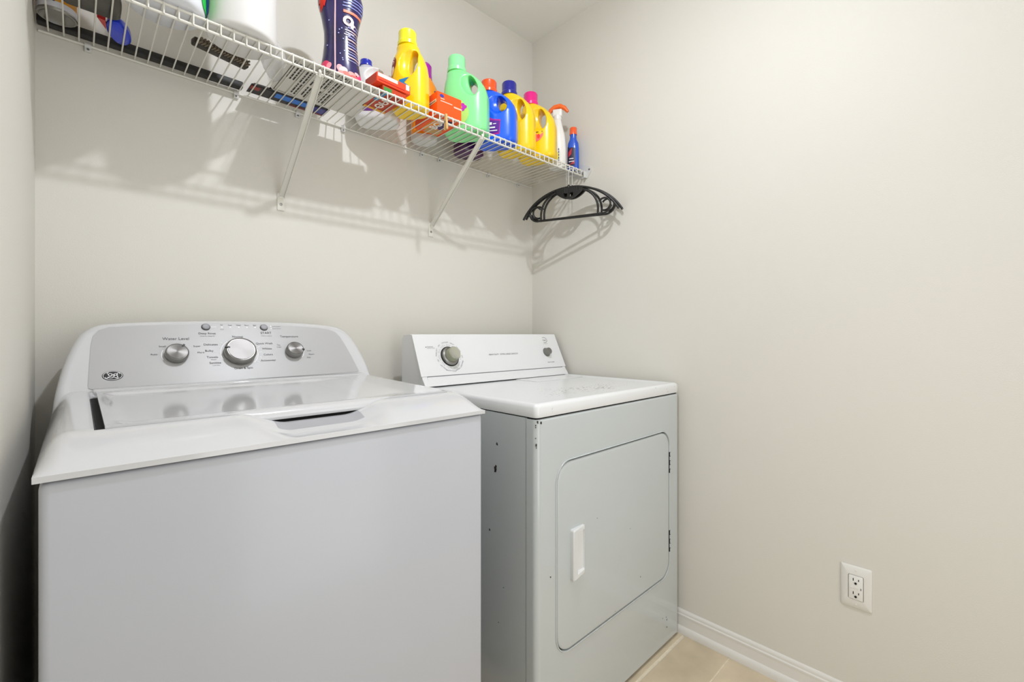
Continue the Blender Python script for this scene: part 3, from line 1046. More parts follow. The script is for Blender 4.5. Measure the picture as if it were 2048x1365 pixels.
# ------------------------------------------------------------------ wire shelf
SZ = 1.766
sh = thing('wire_shelf', 'long white wire shelf on slanted braces across the back wall', 'shelf', (-0.82, 0, SZ))
SX0, SX1 = -1.632, -0.014
for nm, y, z, r in (('rod', -0.0055, SZ - 0.0045, 0.003), ('rod', -0.308, SZ - 0.0045, 0.003), ('rod', -0.3075, SZ - 0.026, 0.0032), ('rod', -0.268, SZ - 0.0045, 0.0026)):
    b = NB(); tube(b, [(SX0, y, z), (SX1, y, z)], r, 10)
    obj(nm, b, M['wire'], sh, world=True)
b = NB()
tube(b, [(0, -0.003, 0), (0, -0.302, 0), (0, -0.308, -0.0012), (0, -0.3118, -0.005), (0, -0.3128, -0.012), (0, -0.3128, -0.0285)], 0.0017, 8)
w0 = obj('wire', b, M['wire'], sh)
wm = w0.data
nw = 63
for k in range(nw):
    o = w0 if k == 0 else w0.copy()
    if k:
        COL.objects.link(o)
        o.parent = sh
    o.location = (-1.616 + 0.0256 * k + 0.82, 0, 0)
# braces
for bx in (-1.116, -0.572):
    b = NB()
    p0, p1 = Vector((bx, -0.3105, SZ - 0.030)), Vector((bx, -0.006, 1.489))
    d = (p1 - p0).normalized(); u = Vector((0, -d.z, d.y))
    for s in (-1, 1):
        box_v = []
    W = 0.0085
    prof = [(-W, 0.0), (W, 0.0), (W, -0.007), (W - 0.0015, -0.007), (W - 0.0015, -0.0015), (-W + 0.0015, -0.0015), (-W + 0.0015, -0.007), (-W, -0.007)]
    sgn = -1 if u.z > 0 else 1
    a_ = [b.verts.new(p0 + Vector((q[0], 0, 0)) + u * (-q[1] * sgn)) for q in prof]
    c_ = [b.verts.new(p1 + Vector((q[0], 0, 0)) + u * (-q[1] * sgn)) for q in prof]
    for i in range(len(prof)):
        k = (i + 1) % len(prof)
        b.faces.new((a_[i], a_[k], c_[k], c_[i]))
    b.faces.new(a_); b.faces.new(c_[::-1])
    # hook over the front rods
    tube(b, [(bx, -0.3100, SZ - 0.034), (bx, -0.3155, SZ - 0.026), (bx, -0.3125, SZ - 0.020)], 0.004, 8)
    br = obj('brace', b, M['wire'], sh, world=True, smooth=30)
    b = NB(); box(b, bx - 0.0105, bx + 0.0105, -0.0035, -0.0002, 1.447, 1.500, bev=0.0012, seg=2)
    obj('foot', b, M['wire'], br, world=True)
    b = NB(); lathe(b, [(0.0045, 0), (0.004, 0.0016), (0.0005, 0.002)], 16, mtx=frame((bx, -0.0034, 1.466), (1, 0, 0), (0, 0, 1)))
    obj('screw', b, M['steel'], br, world=True)
for cx in (-1.549, -1.237, -1.068, -0.922, -0.616, -0.536, -0.281, -0.099):
    b = NB()
    box(b, cx - 0.0065, cx + 0.0065, -0.0085, -0.0003, SZ - 0.019, SZ - 0.009, bev=0.0015, seg=2)
    tube(b, [(cx - 0.006, -0.0065, SZ - 0.005), (cx + 0.006, -0.0065, SZ - 0.005)], 0.0062, 10)
    c = obj('clip', b, M['clip'], sh, world=True)
    b = NB(); lathe(b, [(0.0028, 0), (0.0024, 0.001), (0.0004, 0.0012)], 12, mtx=frame((cx, -0.0084, SZ - 0.014), (1, 0, 0), (0, 0, 1)))
    obj('screw', b, M['steel'], c, world=True)
# end bracket on the right wall
b = NB()
P = [(-0.345, SZ + 0.004), (-0.338, SZ + 0.010), (-0.245, SZ + 0.050), (-0.225, SZ + 0.050), (-0.222, SZ - 0.004), (-0.300, SZ - 0.034), (-0.325, SZ - 0.036), (-0.345, SZ - 0.010)]
A = [b.verts.new((-0.0004, y, z)) for y, z in P]; B = [b.verts.new((-0.004, y, z)) for y, z in P]
b.faces.new(A); b.faces.new(B[::-1])
for i in range(len(P)):
    b.faces.new((A[i], A[(i + 1) % len(P)], B[(i + 1) % len(P)], B[i]))
box(b, -0.022, -0.0035, -0.322, -0.224, SZ - 0.0125, SZ - 0.0085, bev=0.001, seg=1)
box(b, -0.022, -0.0035, -0.324, -0.319, SZ - 0.036, SZ - 0.008, bev=0.001, seg=1)
eb = obj('end_bracket', b, M['clip'], sh, world=True, smooth=30)
for yy, zz in ((-0.336, SZ - 0.002), (-0.236, SZ + 0.038)):
    b = NB(); lathe(b, [(0.0042, 0), (0.0036, 0.0014), (0.0005, 0.0018)], 14, mtx=frame((-0.0039, yy, zz), (0, -1, 0), (0, 0, 1)))
    obj('screw', b, M['steel'], eb, world=True)

# ------------------------------------------------------------------ bottles and boxes on the shelf
TOP = SZ + 0.0020

PL = lambda rgb, r=0.28: mat('bottle_plastic', rgb, r, coat=0.35, noise=0.015)
def cap_mesh(r, h, skirt=1.12, ribs=True, dome=0.0, topr=0.93):
    b = NB()
    n = 48
    prof = [(r * skirt, 0), (r * skirt, h * 0.22), (r * 1.03, h * 0.30), (r, h * 0.34), (r, h * 0.92), (r * topr, h), (r * topr * 0.9, h + dome), (0.0005, h + dome)]
    vs = []
    for q, z in prof:
        ring = []
        for i in range(n):
            t = 2 * math.pi * i / n
            rr_ = q * (1 + (0.018 if (ribs and i % 2 and h * 0.3 < z < h * 0.95) else 0))
            ring.append(b.verts.new((rr_ * math.cos(t), rr_ * math.sin(t), z)))
        vs.append(ring)
    for i in range(len(vs) - 1):
        for j in range(n):
            b.faces.new((vs[i][j], vs[i][(j + 1) % n], vs[i + 1][(j + 1) % n], vs[i + 1][j]))
    b.faces.new(vs[0][::-1]); b.faces.new(vs[-1])
    return b

def jug(name, label, pos, az, L, Tk, Hb, rgb, cap_rgb, cap_r, cap_h, neck_x, hole, tip=0.0, tags=(), group='laundry bottles on the wire shelf', shoulder=None, capdome=0.0):
    """local +X is the handle side, local -Y the broad side seen in the photo"""
    t = thing(name, label, 'bottle', (pos[0], pos[1], TOP), R(az), group)
    a, c = L / 2, Tk / 2
    nr_ = cap_r * 0.93
    sh_ = shoulder or 0.56
    rings = [(0.0, a * 0.86, c * 0.84, 0, 0.62), (0.003, a * 0.93, c * 0.92, 0, 0.62), (0.010, a * 0.985, c * 0.985, 0, 0.62), (0.02, a, c, 0, 0.62),
             (Hb * 0.30, a * 1.0, c, 0, 0.62), (Hb * sh_, a * 0.985, c * 0.99, 0.0, 0.64), (Hb * (sh_ + 0.12), a * 0.93, c * 0.94, neck_x * 0.10, 0.68),
             (Hb * (sh_ + 0.22), a * 0.82, c * 0.84, neck_x * 0.28, 0.75), (Hb * (sh_ + 0.31), a * 0.66, c * 0.70, neck_x * 0.52, 0.84), (Hb * 0.94, nr_ * 1.25 + a * 0.08, nr_ * 1.08, neck_x * 0.86, 0.95), (Hb * 0.975, nr_ * 1.04, nr_, neck_x, 1.0), (Hb * 1.03, nr_, nr_, neck_x, 1.0)]
    b = NB()
    loft(b, rings, 56)
    finish(b)
    body = obj('body', b, PL(rgb), t)
    # cutters: hand hole and dished grip
    hx, hz, hrx, hrz, tilt = hole
    cb = NB()
    m = Matrix.Translation((hx, 0, hz)) @ Matrix.Rotation(R(tilt), 4, 'Y')
    bm2 = bmesh.new()
    ring = [(math.cos(2 * math.pi * i / 32) * hrx, math.sin(2 * math.pi * i / 32) * hrz) for i in range(32)]
    A = [bm2.verts.new(m @ Vector((x, -0.12, z))) for x, z in ring]; B = [bm2.verts.new(m @ Vector((x, 0.12, z))) for x, z in ring]
    bm2.faces.new(A); bm2.faces.new(B[::-1])
    for i in range(32):
        bm2.faces.new((A[i], A[(i + 1) % 32], B[(i + 1) % 32], B[i]))
    finish(bm2)
    cut1 = obj('cut', bm2, M['dark'], None, smooth=None)
    cuts = [cut1]
    for s in (-1, 1):
        bm3 = bmesh.new()
        bmesh.ops.create_uvsphere(bm3, u_segments=32, v_segments=16, radius=1.0)
        mm = Matrix.Translation((hx - hrx * 0.75, s * (c + 0.004), hz + hrz * 0.02)) @ Matrix.Rotation(R(tilt), 4, 'Y') @ Matrix.Diagonal((hrx * 2.15, c * 0.62, hrz * 1.28, 1))
        bmesh.ops.transform(bm3, matrix=mm, verts=bm3.verts)
        cuts.append(obj('cut', bm3, M['dark'], None, smooth=None))
    for cu in cuts:
        cu.parent = t
    base = body.data
    for attempt in range(6):
        for cu in cuts:
            md = body.modifiers.new('cut', 'BOOLEAN')
            md.object = cu
            md.operation = 'DIFFERENCE'
            md.solver = 'EXACT'
        rm = body.modifiers.new('remesh', 'REMESH')
        rm.mode = 'VOXEL'
        rm.voxel_size = 0.0030
        smm = body.modifiers.new('smooth', 'SMOOTH')
        smm.factor = 0.5
        smm.iterations = 5
        dg = bpy.context.evaluated_depsgraph_get()
        dg.update()
        me = bpy.data.meshes.new_from_object(body.evaluated_get(dg))
        zs_ = [v.co.z for v in me.vertices]
        body.modifiers.clear()
        if len(zs_) > 3000 and max(zs_) > Hb * 0.9 and min(zs_) < 0.01:
            break
        bpy.data.meshes.remove(me)
        for k_, cu in enumerate(cuts):
            cu.location = (0.0007 * (attempt + 1), 0.0004 * (k_ + 1), 0.0005 * (attempt + 1) * (k_ + 1))
    body.data = me
    for p in me.polygons:
        p.use_smooth = True
    bpy.data.meshes.remove(base)
    for cu in cuts:
        mc = cu.data
        bpy.data.objects.remove(cu)
        bpy.data.meshes.remove(mc)
    cb.free()
    cp = obj('cap', cap_mesh(cap_r, cap_h, dome=capdome), PL(cap_rgb), t, smooth=30)
    cp.location = (neck_x, 0, Hb * 0.965)
    tr = tree_of(body)
    SM = lambda u, v: frame((u, -0.2, v), (1, 0, 0), (0, 0, 1))
    for tg in tags:
        tg(body, tr, SM)
    return t

def decal(name, rgb, builder, d=(0, 1, 0), off=0.0007):
    def f(body, tr, SM):
        b = NB()
        builder(b, SM)
        wrap(b, tr, d, off)
        obj(name, b, mat('label_print', rgb, 0.4), body, smooth=60, fin=False)
    return f
def ell(cx, cz, rx, rz, n=28, rot=0):
    o = []
    for i in range(n):
        t = 2 * math.pi * i / n
        x, z = rx * math.cos(t), rz * math.sin(t)
        o.append((cx + x * math.cos(R(rot)) - z * math.sin(R(rot)), cz + x * math.sin(R(rot)) + z * math.cos(R(rot))))
    return o
def P_(outline, k=2):
    return lambda b, SM: patch(b, dens(outline, k), SM(0, 0))
def T_(s, x, z, size, shear=0, rot=0, bold=0.0):
    return lambda b, SM: text_bm(b, s, size, SM(x, z) @ Matrix.Rotation(R(rot), 4, 'Z'), shear=shear, bold=bold)
def bars(items):
    def f(b, SM):
        for x0, x1, z0, z1 in items:
            patch(b, dens([(x0, z0), (x1, z0), (x1, z1), (x0, z1)], 4), SM(0, 0))
    return f

# yellow jug with yellow cap
jug('detergent_bottle', 'tall yellow handled bottle with a yellow cap, between the white jug and the purple-capped bottle', (-0.800, -0.230), -52, 0.114, 0.088, 0.222, (255, 212, 8), (255, 246, 40), 0.0275, 0.046, -0.010, (0.020, 0.146, 0.015, 0.040, 6),
    tags=[decal('label', (132, 30, 28), P_(ell(-0.052, 0.140, 0.020, 0.030, rot=-15)), off=0.0006), decal('logo', (250, 225, 200), P_(ell(-0.046, 0.118, 0.007, 0.016, rot=-20)), off=0.0011),
          decal('logo', (250, 225, 200), T_('S', -0.044, 0.150, 0.026, 0.2), off=0.0012),
          decal('label', (32, 130, 190), P_([(-0.020, 0.088), (0.012, 0.094), (-0.004, 0.078), (0.010, 0.068), (-0.018, 0.062)]), off=0.0006), decal('lettering', (70, 30, 110), bars([(-0.012, 0.012, 0.060, 0.066)]), off=0.001)])

# green jug
flo = [decal('flower', (196, 40, 190), P_(ell(-0.004 + 0.011 * math.cos(R(72 * i)), 0.078 + 0.008 * math.sin(R(72 * i)), 0.008, 0.006, 12), 1), off=0.0012) for i in range(5)]
jug('detergent_bottle', 'large light green handled bottle with a pale green cap, behind the orange box', (-0.568, -0.222), -52, 0.160, 0.112, 0.236, (140, 240, 156), (150, 250, 170), 0.030, 0.054, -0.036, (0.031, 0.163, 0.0135, 0.038, -22),
    tags=[decal('label', (185, 240, 120), P_(ell(-0.040, 0.062, 0.062, 0.050, rot=-10)), off=0.0006), decal('label', (245, 226, 30), P_(ell(-0.050, 0.088, 0.030, 0.020, rot=-25)), off=0.0009)] + flo)

# blue jug with orange cap
jug('detergent_bottle', 'blue handled bottle with an orange cap and purple label, right of the green bottle', (-0.435, -0.232), -57, 0.158, 0.094, 0.208, (8, 96, 240), (252, 86, 22), 0.0285, 0.044, -0.030, (0.027, 0.142, 0.017, 0.033, -24),
    tags=[decal('label', (196, 20, 150), P_([(-0.077, 0.125), (-0.056, 0.122), (-0.030, 0.098), (0.000, 0.082), (0.028, 0.078), (0.024, 0.026), (-0.077, 0.018)]), off=0.0006),
          decal('label', (92, 26, 150), P_([(-0.062, 0.090), (-0.025, 0.080), (0.025, 0.073), (0.021, 0.031), (-0.076, 0.022)]), off=0.0010),
          decal('lettering', (250, 250, 250), bars([(-0.014, 0.008, 0.048, 0.053), (-0.028, 0.016, 0.0375, 0.0405), (-0.014, -0.004, 0.060, 0.070), (0.000, 0.012, 0.062, 0.065)]), off=0.0014),
          decal('lettering', (255, 220, 60), T_('R', -0.036, 0.060, 0.020, bold=0.0006), off=0.0014)])

# yellow jug with navy cap
jug('detergent_bottle', 'yellow handled bottle with a navy blue cap, half hidden behind the blue bottle', (-0.329, -0.230), -62, 0.150, 0.088, 0.240, (255, 214, 6), (28, 30, 150), 0.0280, 0.050, -0.030, (0.028, 0.160, 0.016, 0.042, -14),
    tags=[decal('label', (250, 220, 200), P_(ell(-0.02, 0.07, 0.025, 0.03)))])
# yellow jug with pink cap
jug('detergent_bottle', 'yellow handled bottle with a hot pink cap and small pink ribbon label', (-0.217, -0.238), -64, 0.155, 0.097, 0.236, (255, 214, 6), (240, 20, 140), 0.0280, 0.050, -0.030, (0.028, 0.156, 0.016, 0.042, -14),
    tags=[decal('label', (248, 120, 120), P_([(0.006, 0.094), (0.020, 0.082), (0.038, 0.095), (0.036, 0.080), (0.024, 0.066), (0.006, 0.058)]), off=0.0006), decal('label', (240, 60, 40), P_(ell(0.019, 0.080, 0.006, 0.009, 14), 1), off=0.0011),
          decal('lettering', (60, 40, 20), bars([(0.008, 0.018, 0.096, 0.0985), (0.030, 0.035, 0.097, 0.099)]), off=0.0009)])
# white jug with blue cap, behind
jug('handled_jug', 'white handled jug with a blue cap, at the back beside the purple bottle', (-0.842, -0.093), -38, 0.144, 0.104, 0.196, (240, 240, 240), (20, 40, 185), 0.0185, 0.020, -0.038, (0.022, 0.146, 0.020, 0.027, -10),
    tags=[decal('label', (120, 60, 150), P_([(-0.07, 0.055), (0.0, 0.055), (0.0, 0.02), (-0.07, 0.02)]))])

def lofted(name, label, pos, az, rings, mt, e=1.0, dz=0.0, tags=(), group='laundry bottles on the wire shelf', cat='bottle', n=48, caps=True):
    t = thing(name, label, cat, (pos[0], pos[1], TOP + dz), R(az), group)
    b = NB()
    loft(b, [(z, a, c, cx, e) for z, a, c, cx in rings], n)
    body = obj('body', b, mt, t, smooth=50)
    tr = tree_of(body)
    SM = lambda u, v: frame((u, -0.2, v), (1, 0, 0), (0, 0, 1))
    for tg in tags:
        tg(body, tr, SM)
    return t, body

# tall dark purple waisted bottle
stripes = []
for i in range(13):
    z = 0.048 + i * 0.0082
    stripes.append((0.018, 0.056, z, z + (0.0035 if i % 3 else 0.0020)))
stp = [decal('stripe', [(178, 176, 214), (222, 190, 190), (150, 150, 205)][i % 3], bars([s]), off=0.0009) for i, s in enumerate(stripes)]
up = [decal('stripe', (150, 160, 230), bars([(0.004 + 0.002 * i, 0.058, 0.192 + 0.008 * i, 0.1945 + 0.008 * i)]), off=0.0009) for i in range(4)]
spk = [decal('sparkle', (190, 200, 255), P_(ell(x, z, 0.0016, 0.0016, 8), 1), off=0.0009) for x, z in ((-0.004, 0.128), (0.002, 0.133), (-0.006, 0.118), (0.006, 0.105), (-0.002, 0.062), (0.004, 0.050), (0.009, 0.072), (-0.034, 0.083), (-0.030, 0.15), (0.005, 0.045))]
tp, tb = lofted('scent_booster_bottle', 'tall waisted dark purple bottle with pink flowers round its base, by the left brace', (-1.033, -0.2460), -22.0,
    [(0, 0.050, 0.038, 0), (0.004, 0.0545, 0.042, 0), (0.015, 0.055, 0.043, 0), (0.06, 0.0475, 0.039, 0), (0.10, 0.0435, 0.037, 0), (0.13, 0.0435, 0.037, 0), (0.17, 0.050, 0.040, 0), (0.205, 0.0590, 0.043, 0), (0.225, 0.060, 0.043, 0), (0.240, 0.056, 0.041, 0), (0.252, 0.046, 0.036, 0), (0.258, 0.034, 0.030, 0)],
    mat('deep_purple_plastic', (34, 22, 86), 0.22, coat=0.5, noise=0.45, nscale=12), 0.9, dz=0.0032,
    tags=stp + up + spk + [decal('label_band', (252, 140, 110), bars([(0.006, 0.058, 0.176, 0.183)]), off=0.0010),
          decal('logo', (255, 222, 214), T_('o', 0.0185, 0.160, 0.052, 0.1, rot=-12, bold=0.0014), off=0.0013), decal('logo', (255, 222, 214), T_('o', 0.0385, 0.147, 0.052, 0.1, rot=-18, bold=0.0014), off=0.0013),
          decal('lettering', (230, 225, 255), bars([(0.010, 0.030, 0.130, 0.132), (0.012, 0.034, 0.124, 0.126), (0.008, 0.024, 0.118, 0.120)]), off=0.0012),
          decal('seam_strip', (232, 190, 200), bars([(-0.0165, -0.0130, 0.002, 0.235)]), off=0.0010),
          decal('tag', (235, 50, 30), P_([(-0.062, 0.150), (-0.041, 0.186), (-0.036, 0.205), (-0.040, 0.235), (-0.060, 0.235)]), off=0.0010),
          ] + [decal('petal', c_, P_(ell(x_, z_, rx_, rz_, 12, rot=ro_), 1), off=0.0008 + 0.0001 * k_) for k_, (c_, x_, z_, rx_, rz_, ro_) in enumerate([
            ((226, 60, 104), -0.038, 0.024, 0.012, 0.016, 10), ((246, 120, 120), -0.046, 0.014, 0.010, 0.012, 30), ((252, 160, 110), -0.033, 0.008, 0.010, 0.007, 0), ((250, 150, 160), -0.030, 0.024, 0.006, 0.009, -20), ((214, 50, 96), -0.022, 0.007, 0.006, 0.006, 0),
            ((250, 178, 186), -0.003, 0.020, 0.008, 0.010, 20), ((252, 206, 208), 0.006, 0.016, 0.011, 0.009, -10), ((248, 160, 158), 0.000, 0.007, 0.009, 0.006, 0), ((246, 128, 118), 0.016, 0.008, 0.012, 0.005, -12),
            ((250, 168, 160), 0.028, 0.011, 0.010, 0.005, -10), ((244, 110, 110), 0.036, 0.005, 0.012, 0.004, -6), ((226, 70, 120), 0.046, 0.010, 0.006, 0.008, 0), ((252, 190, 190), 0.040, 0.015, 0.006, 0.004, -20)])])
cp = obj('cap', cap_mesh(0.034, 0.035), PL((60, 30, 130)), tp, smooth=30)
cp.location = (0, 0, 0.257)

# orange bottle with purple cap, at the back
lofted('softener_bottle', 'orange bottle with a purple cap, mostly hidden behind the tall yellow bottle', (-0.648, -0.075), -30,
    [(0, 0.040, 0.032, 0), (0.004, 0.046, 0.036, 0), (0.014, 0.048, 0.038, 0), (0.15, 0.048, 0.038, 0), (0.195, 0.044, 0.036, 0), (0.215, 0.034, 0.031, 0), (0.226, 0.0255, 0.0255, 0), (0.236, 0.024, 0.024, 0)],
    PL((252, 150, 20)), 0.8, tags=[decal('label', (80, 24, 140), P_([(0.018, 0.100), (0.034, 0.180), (0.042, 0.180), (0.040, 0.090)])), decal('label', (96, 30, 120), P_([(-0.03, 0.06), (0.02, 0.14), (0.03, 0.06)]))])
sb = [o for o in bpy.data.objects if o.name.startswith('softener_bottle')][0]
cp = obj('cap', cap_mesh(0.0255, 0.052, 1.05, dome=0.004, topr=0.88), PL((170, 10, 170)), sb, smooth=30); cp.location = (0, 0, 0.230)
b = NB(); loft(b, [(-0.0006, 0.040, 0.032, 0, 0.8), (0.0045, 0.0468, 0.0368, 0, 0.8), (0.010, 0.0482, 0.0382, 0, 0.8), (0.018, 0.0486, 0.0386, 0, 0.8)], 48)
tag_o = obj('base', b, mat('milky_plastic', (214, 214, 212), 0.35), sb); tag_o['label'] = 'milky white base'

# dark purple bottle at the back
t, bd = lofted('detergent_bottle', 'dark plum bottle at the back of the shelf, behind the green and blue bottles', (-0.452, -0.085), -10,
    [(0, 0.052, 0.038, 0), (0.006, 0.058, 0.043, 0), (0.10, 0.058, 0.043, 0), (0.125, 0.045, 0.036, 0), (0.138, 0.022, 0.022, 0), (0.148, 0.020, 0.020, 0)], PL((78, 20, 84)), 0.7)
cp = obj('cap', cap_mesh(0.022, 0.022), PL((60, 14, 70)), t, smooth=30); cp.location = (0, 0, 0.145)

# big white bottles at the left (their tops are cut off by the frame)
t, bd = lofted('white_jug', 'round white bottle with a green label edge, right of the iron', (-1.431, -0.272), 0,
    [(0, 0.066, 0.066, 0), (0.006, 0.072, 0.072, 0), (0.014, 0.073, 0.073, 0), (0.10, 0.073, 0.073, 0), (0.16, 0.068, 0.068, 0), (0.20, 0.045, 0.045, 0), (0.215, 0.024, 0.024, 0), (0.228, 0.022, 0.022, 0)], PL((226, 228, 233)), 1.0)
cp = obj('cap', cap_mesh(0.0255, 0.024), PL((30, 120, 190)), t, smooth=30); cp.location = (0, 0, 0.226)
b = NB(); patch(b, dens([(-0.004, 0.018), (0.024, 0.010), (0.024, 0.10), (-0.020, 0.10), (-0.016, 0.045)], 3), frame((0.2, 0.0, 0), (0, 1, 0), (0, 0, 1)))
bmesh.ops.rotate(b, verts=b.verts, cent=(0, 0, 0), matrix=Matrix.Rotation(R(-28), 3, 'Z'))
wrap(b, tree_of(bd), (-math.cos(R(-28)), -math.sin(R(-28)), 0), 0.0008)
obj('label', b, mat('label_print', (20, 190, 70), 0.4), bd, fin=False)
t, bd = lofted('paper_towel_roll', 'wide white paper-wrapped roll standing upright, left of the clear plastic bag', (-1.281, -0.262), 0,
    [(0, 0.068, 0.068, 0), (0.003, 0.0725, 0.0725, 0), (0.010, 0.0735, 0.0735, 0), (0.262, 0.0735, 0.0735, 0), (0.270, 0.070, 0.070, 0), (0.272, 0.022, 0.022, 0), (0.262, 0.020, 0.020, 0)], mat('roll_wrap', (224, 223, 220), 0.5, noise=0.02, nscale=30), 1.0, cat='roll')
b = NB(); patch(b, dens([(-0.022, 0.010), (0.004, 0.030), (0.014, 0.10), (-0.022, 0.10)], 4), frame((0.2, 0.0, 0), (0, 1, 0), (0, 0, 1)))
ang = R(192)
bmesh.ops.rotate(b, verts=b.verts, cent=(0, 0, 0), matrix=Matrix.Rotation(ang, 3, 'Z'))
wrap(b, tree_of(bd), (-math.cos(ang), -math.sin(ang), 0), 0.0008)
obj('label', b, mat('label_print', (24, 110, 190), 0.4), bd, fin=False)

# spray bottle, white with orange trigger
t, bd = lofted('spray_bottle', 'white spray bottle with an orange trigger, beside the pink-capped bottle', (-0.096, -0.240), -60,
    [(0, 0.033, 0.024, 0), (0.004, 0.037, 0.027, 0), (0.08, 0.037, 0.027, 0), (0.13, 0.033, 0.026, 0), (0.175, 0.022, 0.021, 0), (0.205, 0.0155, 0.0155, 0), (0.222, 0.014, 0.014, 0)], PL((243, 243, 240)), 0.85,
    tags=[decal('label', (240, 225, 20), P_(ell(-0.012, 0.045, 0.022, 0.024))), decal('label', (214, 30, 40), P_(ell(-0.022, 0.095, 0.014, 0.020))), decal('lettering', (40, 70, 120), bars([(0.008, 0.012, 0.02 + 0.012 * i, 0.028 + 0.012 * i) for i in range(5)]), off=0.001)])
b = NB()
box(b, -0.020, 0.020, -0.011, 0.011, 0.218, 0.250, bev=0.005, seg=3)
lathe(b, [(0.017, 0.205), (0.017, 0.222), (0.013, 0.226)], 24)
obj('spray_head', b, PL((245, 245, 242)), t, smooth=40)
b = NB()
tube(b, [(-0.036, 0, 0.238), (-0.030, 0, 0.250), (-0.012, 0, 0.262), (0.010, 0, 0.264), (0.030, 0, 0.254), (0.044, 0, 0.236)], [0.007, 0.009, 0.010, 0.0105, 0.009, 0.006], 14, flat=((0, 1, 0), 1.0))
obj('trigger', b, PL((250, 110, 30)), t, smooth=60)

# small blue bottle
t, bd = lofted('cleaner_bottle', 'slim blue bottle with an orange cap, last at the right end of the shelf', (-0.038, -0.278), -60,
    [(0, 0.0215, 0.016, 0), (0.003, 0.0245, 0.018, 0), (0.09, 0.0245, 0.018, 0), (0.112, 0.022, 0.017, 0), (0.126, 0.0155, 0.0140, 0), (0.136, 0.0135, 0.0135, 0), (0.152, 0.0135, 0.0135, 0)], PL((24, 84, 205)), 0.8,
    tags=[decal('label', (30, 34, 66), P_([(-0.022, 0.012), (0.010, 0.012), (0.012, 0.085), (-0.020, 0.095)])), decal('label', (190, 40, 60), P_([(-0.018, 0.070), (-0.002, 0.088), (-0.006, 0.060), (-0.018, 0.050)]), off=0.0011), decal('lettering', (226, 220, 230), bars([(-0.016, 0.006, 0.028, 0.032), (-0.014, 0.004, 0.040, 0.044)]), off=0.0012), decal('label', (180, 40, 60), P_([(-0.016, 0.016), (0.008, 0.034), (0.008, 0.020)]), off=0.0011)])
cp = obj('cap', cap_mesh(0.0150, 0.030, 1.05), PL((245, 96, 40)), t, smooth=30); cp.location = (0, 0, 0.148)

# ------------------------------------------------------------------ boxes
def carton(name, label, pos, z, size, rot, rgb, decals, tilt=0.0):
    t = thing(name, label, 'box', (pos[0], pos[1], z), 0, 'dryer sheet boxes on the wire shelf')
    t.rotation_euler = (0, R(tilt), R(rot))
    sx, sy, sz = size
    b = NB(); box(b, -sx / 2, sx / 2, -sy / 2, sy / 2, 0, sz, bev=0.0012, seg=1)
    bd = obj('carton', b, mat('printed_card', rgb, 0.4), t, smooth=None)
    for nm, c, fn in decals:
        b = NB(); fn(b, sx / 2, sy / 2, sz)
        obj(nm, b, mat('label_print', c, 0.4), bd, smooth=None, fin=False)
    return t
def quad(b, m, x0, x1, y0, y1):
    b.faces.new([b.verts.new(m @ Vector(p)) for p in ((x0, y0, 0), (x1, y0, 0), (x1, y1, 0), (x0, y1, 0))])
under = lambda o=0.0006: frame((0, 0, -o), (0, -1, 0), (-1, 0, 0))
frontf = lambda hy, o=0.0006: frame((0, -hy - o, 0), (1, 0, 0), (0, 0, 1))
leftf = lambda hx, o=0.0006: frame((-hx - o, 0, 0), (0, -1, 0), (0, 0, 1))
topf = lambda sz, o=0.0006: frame((0, 0, sz + o), (1, 0, 0), (0, 1, 0))
carton('dryer_sheet_box', 'orange box of dryer sheets standing in front of the green bottle', (-0.690, -0.222), TOP, (0.094, 0.140, 0.076), -2, (250, 86, 14), [
    ('panel_print', (250, 150, 30), lambda b, hx, hy, sz: quad(b, under(), -0.050, 0.055, -0.030, 0.036)),
    ('panel_print', (60, 30, 100), lambda b, hx, hy, sz: quad(b, under(0.0009), -0.020, 0.055, -0.028, 0.004)),
    ('panel_print', (190, 150, 90), lambda b, hx, hy, sz: quad(b, under(0.0009), -0.064, -0.024, -0.036, 0.020)),
    ('lettering', (250, 240, 230), lambda b, hx, hy, sz: text_bm(b, 'BOU', 0.040, under(0.0013) @ Matrix.Translation((0.014, 0.006, 0)) , bold=0.0012)),
    ('lettering', (250, 200, 180), lambda b, hx, hy, sz: [quad(b, frontf(hy), -0.035, 0.010, 0.046, 0.049), quad(b, frontf(hy), 0.016, 0.048, 0.040, 0.045), quad(b, frontf(hy), -0.035, -0.02, 0.054, 0.057)]),
    ('logo', (40, 60, 170), lambda b, hx, hy, sz: b.faces.new([b.verts.new(frontf(hy, 0.0008) @ Vector((-0.030 + 0.008 * math.cos(R(30 * i)), 0.064 + 0.005 * math.sin(R(30 * i)), 0))) for i in range(12)])),
    ('panel_print', (226, 226, 220), lambda b, hx, hy, sz: quad(b, leftf(hx), 0.0, hy - 0.004, 0.042, 0.052)),
    ('lettering', (120, 60, 40), lambda b, hx, hy, sz: quad(b, leftf(hx, 0.0009), 0.008, hy - 0.010, 0.045, 0.048))])
carton('dryer_sheet_box', 'rust-red box of dryer sheets lying flat, under the orange box', (-0.896, -0.235), TOP, (0.080, 0.120, 0.019), 4, (190, 60, 24), [
    ('panel_print', (235, 170, 40), lambda b, hx, hy, sz: quad(b, under(), -0.058, -0.046, -0.036, 0.036)),
    ('panel_print', (60, 160, 210), lambda b, hx, hy, sz: quad(b, under(), 0.0, 0.056, 0.022, 0.036)),
    ('lettering', (250, 235, 225), lambda b, hx, hy, sz: text_bm(b, 'OU', 0.036, under(0.0010) @ Matrix.Translation((-0.010, 0.000, 0)), bold=0.0012)),
    ('panel_print', (70, 140, 60), lambda b, hx, hy, sz: quad(b, frontf(hy), -hx + 0.003, -0.01, 0.004, 0.015))])
